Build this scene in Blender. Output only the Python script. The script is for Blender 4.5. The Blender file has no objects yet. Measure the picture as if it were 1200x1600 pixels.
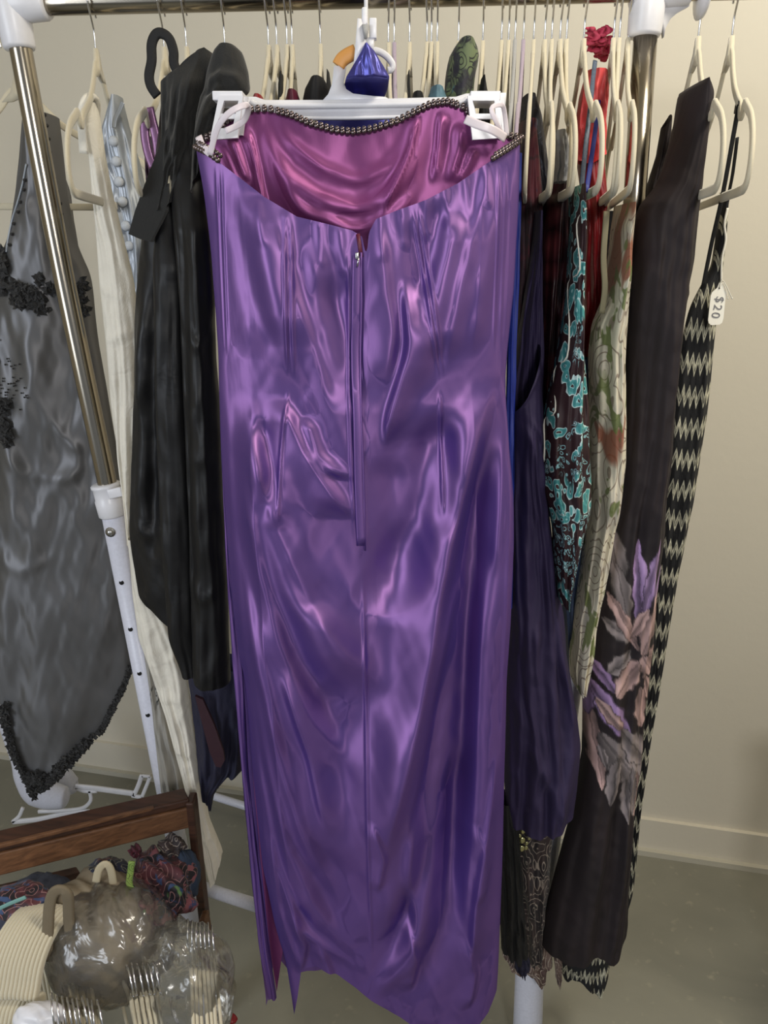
import bpy, bmesh, math, random
import numpy as np
from mathutils import Vector, Matrix, Euler
random.seed(7); rng = np.random.default_rng(7)
PI = math.pi
C = bpy.context.scene.collection
# ------------------------------------------------------------ camera, world, lights, exposure
CAMZ = 1.5; TILT = math.radians(18); FPX = 1200.0
cd = bpy.data.cameras.new('camera'); cam = bpy.data.objects.new('camera', cd); C.objects.link(cam)
cam.location = (0, 0, CAMZ); cam.rotation_euler = (PI/2 - TILT, 0, 0)
cd.sensor_fit = 'VERTICAL'; cd.sensor_height = 36; cd.lens = 27; cd.clip_start = .02
bpy.context.scene.camera = cam
w = bpy.data.worlds.new('world'); bpy.context.scene.world = w; w.use_nodes = True
w.node_tree.nodes['Background'].inputs[0].default_value = (.80, .88, 1.0, 1)
w.node_tree.nodes['Background'].inputs[1].default_value = .32
def area(name, loc, target, size, sy, power, col):
    l = bpy.data.lights.new(name, 'AREA'); l.shape = 'RECTANGLE'; l.size = size; l.size_y = sy; l.energy = power; l.color = col
    o = bpy.data.objects.new(name, l); C.objects.link(o); o.location = loc
    d = Vector(target) - Vector(loc); o.rotation_euler = d.to_track_quat('-Z', 'Y').to_euler(); return o
area('ceiling_lamp', (.85, .55, 2.55), (.8, 1.3, 1.0), .35, .35, 19, (1, .92, .76))
area('window_light', (-2.0, -.9, 1.7), (0, 1.1, 1.0), 1.0, 1.5, 30, (.86, .92, 1))
area('room_lamp', (.40, -1.1, 2.0), (.3, 1.2, .8),   .30, .30, 16, (1, .97, .93))
vs = bpy.context.scene.view_settings
vs.view_transform = 'Standard'; vs.look = 'None'; vs.gamma = 1; vs.use_curve_mapping = False; vs.exposure = -0.12
# ------------------------------------------------------------ helpers
ct, st = math.cos(TILT), math.sin(TILT)
def P(px, py, Y):
    """a point seen at (px, py) standing Y metres in front of the camera"""
    u = (np.asarray(px, float) - 600)/FPX; v = (np.asarray(py, float) - 800)/FPX; Y = np.asarray(Y, float)
    t = Y/(ct - v*st); return np.stack(np.broadcast_arrays(u*t, Y, CAMZ - (st + v*ct)*t), -1)
def proj(p):
    x, y, z = p[0], p[1], p[2]-CAMZ; d = y*ct - z*st; return 600 + FPX*x/d, 800 - FPX*(y*st + z*ct)/d
def tag(o, label=None, cat=None, group=None, kind=None):
    if label: o['label'] = label
    if cat: o['category'] = cat
    if group: o['group'] = group
    if kind: o['kind'] = kind
    return o
ORG = {}
def root(name, label, cat, loc, group=None, rz=0):
    o = bpy.data.objects.new(name, None); C.objects.link(o); o.location = loc; o.rotation_euler = (0, 0, rz)
    o.empty_display_size = .02; ORG[o.name] = Vector(loc); return tag(o, label, cat, group)
def mk(name, V, F, mat, parent=None, smooth=True, org=None, col=None, uv=None):
    V = np.asarray(V, float).reshape(-1, 3)
    if parent is not None: og = ORG.get(parent.name, Vector((0, 0, 0)))
    elif org is not None: og = Vector(org)
    else: og = Vector(((V[:, 0].min()+V[:, 0].max())/2, (V[:, 1].min()+V[:, 1].max())/2, V[:, 2].min()))
    m = bpy.data.meshes.new(name); m.from_pydata((V - np.array(og)).tolist(), [], F if isinstance(F, list) else F.tolist())
    if smooth: m.polygons.foreach_set('use_smooth', [True]*len(m.polygons))
    if col is not None:
        a = m.color_attributes.new('Col', 'FLOAT_COLOR', 'POINT')
        a.data.foreach_set('color', np.concatenate([col, np.ones((len(col), 1))], 1).ravel())
    if uv is not None:
        a = m.attributes.new('st', 'FLOAT_VECTOR', 'POINT')
        a.data.foreach_set('vector', np.concatenate([uv, np.zeros((len(uv), 1))], 1).ravel())
    m.materials.append(mat); m.update()
    o = bpy.data.objects.new(name, m); C.objects.link(o)
    if parent is not None:
        o.parent = parent; ORG[o.name] = og
    else: o.location = og; ORG[o.name] = og
    return o
def join(parts):
    V = []; F = []; n = 0
    for v, f in parts:
        v = np.asarray(v, float).reshape(-1, 3); V.append(v); F += [[i+n for i in q] for q in f]; n += len(v)
    return np.concatenate(V), F
def bez(pts, n=8, closed=False):
    p = np.asarray(pts, float); N = len(p); out = []
    rngi = range(N if closed else N-1)
    for i in rngi:
        if closed: a, b, c, d = p[i-1], p[i], p[(i+1) % N], p[(i+2) % N]
        else: a, b, c, d = p[max(i-1, 0)], p[i], p[i+1], p[min(i+2, N-1)]
        for k in range(n):
            t = k/n; out.append(.5*((2*b)+(c-a)*t+(2*a-5*b+4*c-d)*t*t+(3*b-a-3*c+d)*t**3))
    if not closed: out.append(p[-1])
    return np.array(out)
def tube(pts, r, seg=8, closed=False, cap=True, flat=None, nrm=None):
    """flat=(a,b): elliptical section, half width a along nrm x tangent, b along nrm"""
    p = np.asarray(pts, float); n = len(p); r = np.broadcast_to(np.asarray(r, float), (n,))
    if closed: tg = np.roll(p, -1, 0) - np.roll(p, 1, 0)
    else: tg = np.gradient(p, axis=0)
    tg /= np.linalg.norm(tg, axis=1)[:, None] + 1e-12
    up = np.array(nrm if nrm is not None else (0, 0, 1.), float)
    V = []; F = []; pb = None
    for i in range(n):
        if nrm is None:
            if pb is None: q = up if abs(tg[i] @ up) < .9 else np.array((1., 0, 0))
            else: q = pb
            b = q - tg[i]*(q @ tg[i]); b /= np.linalg.norm(b); pb = b
        else: b = up - tg[i]*(up @ tg[i]); b /= np.linalg.norm(b)
        a = np.cross(b, tg[i])
        for k in range(seg):
            th = 2*PI*(k+.5)/seg
            if flat: 
                cc, ss = math.cos(th), math.sin(th); e = .6
                V.append(p[i] + a*flat[0]*math.copysign(abs(cc)**e, cc)*r[i] + b*flat[1]*math.copysign(abs(ss)**e, ss)*r[i])
            else: V.append(p[i] + (a*math.cos(th) + b*math.sin(th))*r[i])
    for i in range(n if closed else n-1):
        j = (i+1) % n
        for k in range(seg):
            l = (k+1) % seg; F.append([i*seg+k, i*seg+l, j*seg+l, j*seg+k])
    if cap and not closed: F += [list(range(seg))[::-1], [(n-1)*seg+k for k in range(seg)]]
    return np.array(V), F
def box(c, s, R=None, bev=.0):
    bm = bmesh.new(); bmesh.ops.create_cube(bm, size=1)
    for v in bm.verts: v.co = Vector((v.co.x*s[0], v.co.y*s[1], v.co.z*s[2]))
    if bev: bmesh.ops.bevel(bm, geom=bm.edges[:], offset=bev, segments=2, affect='EDGES', profile=.5)
    V = np.array([v.co[:] for v in bm.verts]); bm.verts.index_update(); F = [[v.index for v in f.verts] for f in bm.faces]; bm.free()
    if R is not None: V = V @ np.array(R).T
    return V + np.array(c), F
def prism(poly, y0, y1):
    """polygon of (x,z) extruded between two depths"""
    n = len(poly); V = [(x, y0, z) for x, z in poly] + [(x, y1, z) for x, z in poly]
    F = [list(range(n)), list(range(n, 2*n))[::-1]] + [[i, i+n, (i+1) % n+n, (i+1) % n] for i in range(n)]
    return np.array(V, float), F
def ico(c, r, sub=1, sc=(1, 1, 1)):
    bm = bmesh.new(); bmesh.ops.create_icosphere(bm, subdivisions=sub, radius=1)
    V = np.array([v.co[:] for v in bm.verts])*r*np.array(sc) + np.array(c); bm.verts.index_update()
    F = [[v.index for v in f.verts] for f in bm.faces]; bm.free(); return V, F
def nz(x, y, seed=0, oct=3):
    """cheap smooth noise, about -1..1"""
    r = np.random.default_rng(seed); o = 0; a = 1; f = 1
    for k in range(oct):
        for j in range(3):
            th = r.uniform(0, 2*PI); o = o + a*.4*np.sin(f*(x*math.cos(th)+y*math.sin(th))*2*PI + r.uniform(0, 6.3)+1.3*np.sin(f*2*PI*(y*math.cos(th*2)-x*math.sin(th))*.6+j))
        a *= .5; f *= 2.1
    return o
# ------------------------------------------------------------ materials
def lin(c):
    return tuple((x/255/12.92 if x/255 <= .04045 else ((x/255+.055)/1.055)**2.4) for x in c)
class M:
    def __init__(s, name):
        s.m = bpy.data.materials.new(name); s.m.use_nodes = True; s.t = s.m.node_tree; s.b = s.t.nodes['Principled BSDF']; s.c = None
    def n(s, typ, ins=None, **kw):
        d = s.t.nodes.new(typ)
        for k, v in kw.items(): setattr(d, k, v)
        for k, v in (ins or {}).items():
            if isinstance(v, bpy.types.NodeSocket): s.t.links.new(v, d.inputs[k])
            else: d.inputs[k].default_value = v
        return d
    def mth(s, op, a, b=0., c=0.): return s.n('ShaderNodeMath', {0: a, 1: b, 2: c}, operation=op).outputs[0]
    def ramp(s, f, stops, interp='LINEAR'):
        r = s.n('ShaderNodeValToRGB', {0: f}); e = r.color_ramp; e.interpolation = interp
        while len(e.elements) < len(stops): e.elements.new(.5)
        for q, (p, c) in zip(e.elements, stops): q.position = p; q.color = (c[0], c[1], c[2], 1) if not isinstance(c, float) else (c, c, c, 1)
        return r.outputs[0]
    def mix(s, f, a, b):
        d = s.n('ShaderNodeMix', data_type='RGBA'); 
        for i, v in ((0, f), (6, a), (7, b)):
            if isinstance(v, bpy.types.NodeSocket): s.t.links.new(v, d.inputs[i])
            else: d.inputs[i].default_value = v if i == 0 else (v[0], v[1], v[2], 1)
        return d.outputs[2]
    def coord(s, kind='Object', scale=(1, 1, 1)):
        if kind == 'st': o = s.n('ShaderNodeAttribute', attribute_name='st').outputs['Vector']
        else: o = s.n('ShaderNodeTexCoord').outputs[kind]
        return s.n('ShaderNodeMapping', {'Vector': o, 'Scale': scale}).outputs[0]
    def noise(s, sc, v=None, det=3, dist=0):
        return s.n('ShaderNodeTexNoise', {'Vector': v if v is not None else s.coord(), 'Scale': sc, 'Detail': det, 'Distortion': dist}).outputs[0]
    def set(s, color=None, rough=.6, metal=0., bump=None, bstr=.3, bdist=.002, **kw):
        b = s.b
        def put(k, v):
            if isinstance(v, bpy.types.NodeSocket): s.t.links.new(v, b.inputs[k])
            else: b.inputs[k].default_value = v
        if color is not None: put('Base Color', color if isinstance(color, bpy.types.NodeSocket) else (*color[:3], 1))
        put('Roughness', rough); put('Metallic', metal)
        for k, v in kw.items(): put(k.replace('_', ' '), v)
        if bump is not None:
            s.t.links.new(s.n('ShaderNodeBump', {'Height': bump, 'Strength': bstr, 'Distance': bdist}).outputs[0], b.inputs['Normal'])
        return s.m
def plain(name, c, rough=.6, metal=0., nscale=None, bstr=.25, bdist=.002, var=.12, **kw):
    m = M(name); c = lin(c); col = c
    if nscale:
        f = m.noise(nscale, det=4); col = m.mix(f, tuple(x*(1-var) for x in c), tuple(min(1, x*(1+var)) for x in c)); return m.set(col, rough, metal, bump=f, bstr=bstr, bdist=bdist, **kw)
    return m.set(col, rough, metal, **kw)
IVORY = plain('ivory_velvet', (205, 196, 172), .85, nscale=900, bstr=.2, bdist=.0005, Sheen_Weight=.4)
GREYV = plain('grey_velvet', (165, 165, 165), .85, nscale=900, Sheen_Weight=.3)
LILACV = plain('lilac_velvet', (170, 155, 172), .85, nscale=900, Sheen_Weight=.3)
WIRE = plain('chrome_wire', (215, 215, 215), .22, 1.)
CHROME = plain('chrome_tube', (160, 152, 138), .2, 1., nscale=12, bstr=.04, bdist=.002)
WHITEP = plain('white_plastic', (228, 228, 234), .32, nscale=40, bstr=.06)
WHITEM = plain('white_enamel', (212, 214, 228), .35, nscale=200, bstr=.04)
STEEL = plain('steel', (190, 190, 190), .3, 1.)
BLACKH = plain('hole_shade_black', (12, 12, 14), .8)  # near-black colour standing for the shade inside small holes
ORANGE = plain('orange_plastic', (226, 160, 84), .45)
BLACKF = plain('black_fabric', (18, 18, 20), .75, nscale=260, bstr=.3)
NAVYF = plain('navy_fabric', (30, 30, 52), .75, nscale=260, bstr=.3)
PAPER = plain('paper', (240, 238, 228), .7)
INK = plain('grey_ink', (120, 120, 125), .7)
THREAD = plain('thread', (225, 222, 210), .7)
RIBBON = plain('ribbon_white', (225, 215, 222), .35, Transmission_Weight=.0)
# wall, floor
m = M('wall_paint'); f = m.noise(60, det=6); f2 = m.noise(1.3, det=3)
WALL = m.set(m.mix(f2, lin((206, 200, 184)), lin((216, 210, 196))), .8, bump=f, bstr=.15, bdist=.003)
m = M('floor_sheet'); v = m.coord(); f = m.noise(3.2, v, 6, .6); f2 = m.noise(34, v, 5); f3 = m.noise(150, v, 2)
c1 = m.mix(m.ramp(f, [(.35, 0.), (.65, 1.)]), lin((122, 121, 110)), lin((140, 138, 125)))
c2 = m.mix(m.ramp(f2, [(.62, 0.), (.75, .5)]), c1, lin((165, 160, 140)))
FLOOR = m.set(c2, .55, bump=f3, bstr=.08, bdist=.002)
# wood
m = M('stained_wood'); v = m.coord('Object', (3, 30, 60)); f = m.noise(2.2, v, 5, .8)
WOOD = m.set(m.ramp(f, [(.3, lin((84, 56, 38))), (.7, lin((126, 88, 60)))]), .45, bump=f, bstr=.15, bdist=.001)
m = M('dark_wood'); f = m.noise(2.2, m.coord('Object', (3, 30, 60)), 5, .8)
WOODD = m.set(m.ramp(f, [(.3, lin((50, 32, 24))), (.7, lin((82, 52, 38)))]), .5, bump=f, bstr=.15, bdist=.001)
def satin(name, diff, gloss, rough=.34, share=.5, weave=True, bs=.07):
    """shot satin: weft colour from the matt threads, warp colour from the shiny ones"""
    m = M(name); v = m.coord('Object'); f = m.noise(9, m.coord('Object', (1, 1, .25)), 3, 1.2); f2 = m.noise(900, m.coord('Object', (1, 1, .1)), 1)
    h = m.mth('ADD', m.mth('MULTIPLY', f, 1.0), m.mth('MULTIPLY', f2, .02))
    bmp = m.n('ShaderNodeBump', {'Height': h, 'Strength': bs, 'Distance': .02}).outputs[0]
    m.set(lin(diff), .7); m.t.links.new(bmp, m.b.inputs['Normal']); m.b.inputs['Specular IOR Level'].default_value = .3
    g = m.n('ShaderNodeBsdfAnisotropic', {'Color': (*lin(gloss), 1), 'Roughness': rough, 'Anisotropy': .35, 'Normal': bmp})
    mx = m.n('ShaderNodeMixShader', {0: share}); m.t.links.new(m.b.outputs[0], mx.inputs[1]); m.t.links.new(g.outputs[0], mx.inputs[2])
    m.t.links.new(mx.outputs[0], m.t.nodes['Material Output'].inputs[0]); return m.m
PURPLE = satin('shot_taffeta', (60, 50, 126), (170, 122, 178), .45, .42)
MAGENTA = satin('magenta_lining', (112, 44, 104), (176, 108, 162), .46, .42)
BLUESAT = satin('blue_satin', (52, 50, 128), (120, 120, 205), .35, .4)
SILVER = satin('silver_satin', (80, 80, 80), (150, 150, 154), .48, .34)
GREYSAT = satin('pale_grey_satin', (150, 158, 168), (200, 205, 212), .4, .3)
m = M('leather'); f = m.noise(160, det=5); f2 = m.noise(10, det=3, dist=1)
LEATHER = m.set(lin((20, 20, 22)), m.ramp(f2, [(.3, .42), (.7, .6)]), bump=m.mth('ADD', m.mth('MULTIPLY', f, .06), f2), bstr=.15, bdist=.02, Specular_IOR_Level=.35)
SUEDE = plain('black_suede', (26, 26, 25), .8, nscale=500, bstr=.3, Sheen_Weight=.2)
m = M('cream_linen'); f = m.noise(30, m.coord('Object', (1, 1, 1)), 5, 1.0); f2 = m.noise(700, m.coord('Object', (1, 1, 1)), 1)
LINEN = m.set(m.mix(f, lin((222, 217, 204)), lin((238, 233, 220))), .8, bump=m.mth('ADD', f, m.mth('MULTIPLY', f2, .1)), bstr=.35, bdist=.01)
BTN = plain('cloth_button', (190, 195, 202), .5, nscale=500)
BLACKL = plain('black_lace', (16, 16, 18), .6, nscale=500, bstr=.6, Sheen_Weight=.2)
DPURPLE = plain('dark_purple_jersey', (44, 34, 70), .75, nscale=14, bstr=.35, bdist=.012, var=.15)
BLUES = plain('slate_blue', (52, 66, 92), .65, nscale=14, bstr=.3, bdist=.01)
ROYAL = plain('royal_blue', (30, 48, 140), .5)
RED = plain('deep_red_satin', (140, 30, 36), .4, nscale=12, bstr=.3, bdist=.01)
CORAL = plain('coral_chiffon', (214, 78, 80), .5, nscale=20, bstr=.3, bdist=.01)
PINKR = plain('pink_ruffle', (196, 62, 92), .6, nscale=30, bstr=.3)
WINE = plain('wine_fabric', (90, 24, 48), .5, nscale=60, bstr=.5)
TEALF = plain('teal_stripe', (84, 118, 134), .6, nscale=120, var=.5)
m = M('wine_sequin'); vo = m.n('ShaderNodeTexVoronoi', {'Scale': 90., 'Vector': m.coord('st', (.35, .35, 1))}).outputs[0]
MAROON = m.set(m.ramp(vo, [(.1, lin((112, 52, 56))), (.6, lin((42, 14, 18)))]), .4, bump=vo, bstr=.5, bdist=.004)
m = M('sparkle'); vo = m.n('ShaderNodeTexVoronoi', {'Scale': 400.}).outputs[1]
SPARK = m.set(m.mix(m.ramp(vo, [(.6, 0.), (.7, 1.)]), lin((92, 56, 92)), lin((200, 150, 190))), .3, .4)
m = M('beads'); BEAD = m.set(lin((120, 108, 108)), .12, .9)
m = M('gold_sequin'); GOLD = m.set(lin((190, 186, 140)), .2, .9)
def pattern(name, base, base2, line, blot, sc=1., lw=.05, rings=16., rough=.65, bamt=.62):
    """paisley like print: warped contour lines over a two tone ground with blotches of other colours"""
    m = M(name); v = m.coord('Object', (1, 1, .75)); n1 = m.noise(9*sc, v, 2, 1.5); n2 = m.noise(22*sc, v, 3, .5)
    vo = m.n('ShaderNodeTexVoronoi', {'Scale': 24*sc, 'Vector': v}).outputs[0]
    ring = m.mth('SINE', m.mth('MULTIPLY', m.mth('ADD', vo, m.mth('MULTIPLY', n1, .6)), rings))
    ln = m.ramp(m.mth('ABSOLUTE', ring), [(lw*3, 1.), (lw*6, 0.)])
    c = m.mix(m.ramp(n2, [(.45, 0.), (.55, 1.)]), lin(base), lin(base2)); c = m.mix(ln, c, lin(line))
    for i, b in enumerate(blot):
        nn = m.noise((9+4*i)*sc, m.coord('Object', (1, 1.3, .6+.2*i)), 2, 1.+i)
        c = m.mix(m.ramp(nn, [(bamt, 0.), (bamt+.025, .9)]), c, lin(b))
    return m.set(c, rough, bump=vo, bstr=.15, bdist=.003, Sheen_Weight=.1)
CREAMP = pattern('cream_paisley', (222, 214, 192), (206, 198, 182), (150, 136, 120), [(150, 84, 58), (112, 124, 66)], 1., .06, 17., bamt=.565)
DARKP = pattern('brown_paisley', (62, 50, 50), (40, 34, 38), (150, 138, 128), [(88, 78, 74)], 1.5, .05, 14.)
SCARF = pattern('scarf_print', (30, 26, 34), (92, 46, 54), (150, 110, 110), [(110, 150, 90), (150, 88, 96), (52, 76, 118)], 1.25, .05, 16., bamt=.58)
FLORT = pattern('green_floral', (44, 48, 50), (104, 118, 84), (26, 26, 32), [(70, 108, 116), (30, 28, 46)], 2.4, .08, 14., bamt=.60)
ROSEP = pattern('wine_floral', (88, 26, 42), (46, 22, 34), (60, 20, 30), [(160, 120, 118), (40, 30, 60)], .8, .04, 10., bamt=.64)
LACEB = pattern('brown_lace', (120, 100, 92), (86, 66, 62), (186, 174, 160), [(150, 138, 116)], 1.6, .05, 16.)
m = M('teal_floral'); v = m.coord('Object', (1, 1, .8)); wn = m.n('ShaderNodeTexNoise', {'Vector': v, 'Scale': 30., 'Detail': 2.}).outputs[1]
vv = m.n('ShaderNodeMix', data_type='VECTOR'); m.t.links.new(v, vv.inputs[4]); m.t.links.new(wn, vv.inputs[5]); vv.inputs[0].default_value = .035
vo = m.n('ShaderNodeTexVoronoi', {'Scale': 58., 'Vector': vv.outputs[1]}).outputs[0]; vb = m.n('ShaderNodeTexVoronoi', {'Scale': 130., 'Vector': vv.outputs[1]}).outputs[0]
sel = m.ramp(m.noise(15, v, 1, .5), [(.46, 0.), (.5, 1.)])
big = m.ramp(vo, [(0., lin((60, 34, 34))), (.13, lin((150, 200, 200))), (.19, lin((66, 138, 140))), (.36, lin((84, 158, 158))), (.44, lin((190, 215, 214))), (.5, lin((46, 22, 26)))], 'CONSTANT')
sm = m.ramp(vb, [(0., lin((170, 205, 210))), (.22, lin((50, 24, 28))), (.36, lin((132, 176, 182))), (.47, lin((46, 22, 26)))], 'CONSTANT')
TEAL = m.set(m.mix(sel, sm, big), .6)
# black / cream knitted zigzag: bands that follow a toothed wave
m = M('zigzag_knit'); s_ = m.n('ShaderNodeSeparateXYZ', {0: m.coord('st')}); X, Yc = s_.outputs[0], s_.outputs[1]
tri = m.mth('PINGPONG', m.mth('MULTIPLY', X, 1.), .0038); big = m.mth('PINGPONG', m.mth('ADD', X, .01), .024)
ph = m.mth('FRACT', m.mth('DIVIDE', m.mth('ADD', m.mth('ADD', Yc, m.mth('MULTIPLY', tri, 5.0)), m.mth('MULTIPLY', big, .25)), .047))
band = m.ramp(ph, [(0., 0.), (.10, 1.), (.25, 0.), (.30, 1.), (.45, 0.)], 'CONSTANT')
fz = m.noise(260, m.coord('Object', (1, 1, .3)), 2)
ZIG = m.set(m.mix(m.mth('MULTIPLY', band, m.ramp(fz, [(.35, .35), (.6, 1.)])), lin((24, 25, 28)), lin((205, 202, 180))), .85, bump=m.noise(500, m.coord('Object', (1, 1, .2)), 2), bstr=.6, bdist=.002)
m = M('plum_lily_print'); a = m.n('ShaderNodeAttribute', attribute_name='Col').outputs[0]
PLUM = m.set(a, .8, bump=m.noise(16, m.coord('Object', (1, 1, .3)), 3, 1), bstr=.25, bdist=.01)
# clear film
m = M('clear_film'); fr = m.n('ShaderNodeFresnel', {'IOR': 1.5, 'Normal': m.n('ShaderNodeBump', {'Height': m.noise(11, det=3, dist=2.5), 'Strength': .35, 'Distance': .02}).outputs[0]})
tr = m.n('ShaderNodeBsdfTransparent', {'Color': (.93, .93, .92, 1)}); gl = m.n('ShaderNodeBsdfGlossy', {'Roughness': .2, 'Color': (1, 1, 1, 1)}); df = m.n('ShaderNodeBsdfDiffuse', {'Color': (.75, .73, .7, 1)})
m.t.links.new(fr.inputs['Normal'].links[0].from_socket, gl.inputs['Normal'])
a1 = m.n('ShaderNodeMixShader', {0: .06}); m.t.links.new(tr.outputs[0], a1.inputs[1]); m.t.links.new(df.outputs[0], a1.inputs[2])
a2 = m.n('ShaderNodeMixShader', {0: m.mth('ADD', m.mth('MULTIPLY', fr.outputs[0], 1.3), .02)}); m.t.links.new(a1.outputs[0], a2.inputs[1]); m.t.links.new(gl.outputs[0], a2.inputs[2])
m.t.links.new(a2.outputs[0], m.t.nodes['Material Output'].inputs[0]); FILM = m.m
# ------------------------------------------------------------ room
WX = lambda X: 1.70 - .2194*X*1.0           # depth of the back wall
WX = lambda X: 1.635 + (.915 - X)*.2194
def struct(name, V, F, mat, **k): return tag(mk(name, V, F, mat, smooth=False, **k), kind='structure')
def wallquad(x0, x1, z0, z1, off, th=.1):
    a = (x0, WX(x0)-off); b = (x1, WX(x1)-off); a2 = (x0, WX(x0)-off+th); b2 = (x1, WX(x1)-off+th)
    V = [(p[0], p[1], z) for z in (z0, z1) for p in (a, b, b2, a2)]
    return V, [[0, 1, 5, 4], [1, 2, 6, 5], [2, 3, 7, 6], [3, 0, 4, 7], [4, 5, 6, 7], [3, 2, 1, 0]]
struct('wall_back', *wallquad(-2.2, 2.0, 0, 2.7, 0), WALL)
struct('baseboard_back', *wallquad(-2.2, 2.0, 0.0, .105, .012, .02), WALL)
V, F = join([wallquad(-2.2, 2.0, .0, .016, .026, .02)]); struct('trim_1', V, F, plain('trim_paint', (190, 186, 172), .6))
struct('floor', *box((0, .2, -.03), (5, 6, .06)), FLOOR)
struct('ceiling', *box((0, .4, 2.75), (5, 5, .08)), plain('ceiling_paint', (214, 206, 190), .9))
struct('wall_right', *box((1.95, 0.0, 1.35), (.08, 3.0, 2.7)), WALL)
struct('wall_left', *box((-2.25, .9, 1.35), (.08, 2.6, 2.7)), WALL)
# ------------------------------------------------------------ garment rack
RY = lambda X: 1.2 - .0735*(X + .5)
BZ = 1.832; BR = .0145
rk = root('garment_rack', 'chrome and white tube garment rack that carries all the hanging clothes', 'clothes rack', (-.08, 1.17, 0))
xa, xb = -.53, .66
V, F = tube([(x, RY(x), BZ) for x in np.linspace(xa, xb, 12)], BR, 20)
mk('top_rail', V, F, CHROME, rk)
def pt(px, py, Y): return P(px, py, Y)
L0, L1, L2 = pt(22, 20, 1.2), pt(167, 752, 1.2), pt(250, 1180, 1.2)
dL = (L2-L1)/abs(L2[2]-L1[2]); L3 = L1 + dL*(L1[2]-.06)
V, F = tube(bez([L0, (L0+L1)/2+np.array((-.004, 0, 0)), L1, L1+dL*.05], 8), .0152, 20); mk('chrome_upright', V, F, CHROME, rk)
V, F = tube([L1 + dL*.02, L3], .0188, 20); lp = mk('white_upright', V, F, WHITEM, rk)
# perforations down the white upright, their inner shade painted as dark plugs
hx = [(190, 910), (204, 983), (218, 1052), (231, 1117)]
for i, (hx_, hy_) in enumerate(hx):
    p = pt(hx_, hy_, 1.182); ax = np.array((-.10, -1, .2)); ax /= np.linalg.norm(ax)
    V, F = tube([p+ax*.001+np.array((0, 0, 0)), p-ax*.004], .0042, 10); mk('hole_shade', V, F, BLACKH, lp)
p = pt(172, 832, 1.18); V, F = join([ico(p, .0055, 2, (1, .7, 1)), tube([p+np.array((.0, .001, 0)), p+np.array((0, .006, 0))], .0085, 14)]); tag(mk('lock_button', V, F, STEEL, rk), 'steel push button in the white upright')
# clamp collar with a lip and a folded latch
c0, c1 = pt(164, 755, 1.2), pt(177, 806, 1.2); d = (c1-c0)
rings = [(0, .020), (.04, .0235), (.10, .0235), (.14, .0215), (.45, .0215), (.5, .023), (.95, .0225), (1, .0195)]
V, F = tube([c0 + d*t for t, r in rings], [r for t, r in rings], 22); cl = mk('clamp_collar', V, F, WHITEP, rk)
V, F = box(pt(180, 770, 1.178), (.024, .006, .016), Euler((0, math.radians(-12), 0)).to_matrix(), .002); mk('latch', V, F, WHITEP, cl)
# right upright
R0, R1, R2 = pt(1011, 20, RY(.34)), pt(950, 560, RY(.33)), pt(824, 1590, RY(.29))
V, F = tube([R0, pt(975, 560, RY(.33))], .0152, 20); mk('chrome_upright', V, F, CHROME, rk)
Rb = R2; V, F = tube([pt(960, 560, RY(.33)), pt(845, 1420, RY(.3))], .0188, 20); mk('white_upright', V, F, WHITEM, rk)
Rt = pt(828, 1500, 1.14); V, F = tube([Rt + (0, 0, .02), Rt, pt(825, 1590, 1.14), np.array((pt(825, 1590, 1.14)[0], 1.14, .0))], [.022, .027, .0285, .0285], 24); mk('foot', V, F, WHITEM, rk)
V, F = tube([L3 + (0, 0, .06), L3, np.array((L3[0], 1.2, .0))], [.022, .027, .0285], 24); mk('foot', V, F, WHITEM, rk)
# white elbow fittings at the top corners
def fitting(x, pole, sgn):
    b = np.array((x, RY(x), BZ)); dn = pole-b; dn /= np.linalg.norm(dn)
    parts = [tube([b + dn*t for t in (-.022, -.018, 0, .05, .054)], [.018, .022, .0235, .0215, .0195], 22),
             tube([(x + sgn*t, RY(x+sgn*t), BZ) for t in (-.022, -.018, .02, .048, .052)], [.02, .0225, .0225, .0205, .018], 22)]
    # gusset web curving from the vertical sleeve to the rail sleeve
    g = [(x + sgn*.015, BZ-.045), (x+sgn*.023, BZ-.03), (x+sgn*.035, BZ-.02), (x+sgn*.052, BZ-.014), (x+sgn*.052, BZ), (x+sgn*.01, BZ)]
    if x > 0: parts.append(prism([(x+.0235, BZ-.055), (x+.0245, BZ-.045), (x+.03, BZ-.034), (x+.04, BZ-.026), (x+.052, BZ-.02), (x+.052, BZ), (x+.01, BZ)], RY(x)-.004, RY(x)+.004))
    else: parts.append(ico(b, .0236, 3))
    V, F = join(parts); return mk('corner_fitting', V, F, WHITEP, rk)
fitting(L0[0]-.003, L1, 1)
fitting(R0[0], R1, 1)
ec = .415; V, F = tube([(x, RY(x), BZ) for x in (.40, .404, .409, .413)], [.0165, .036, .034, .0165], 24); mk('stop_disc', V, F, WHITEP, rk)
# rails of the base
V, F = tube([pt(300, 1382, 1.26), pt(420, 1421, 1.18)], .0125, 14); mk('base_rail', V, F, WHITEM, rk)
V, F = tube([pt(250, 1218, 1.9), pt(500, 1296, 1.72)], .011, 12); tag(mk('floor_tube', V, F, WHITEM, org=None), 'thin white tube lying along the foot of the wall behind the clothes', 'tube')
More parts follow.
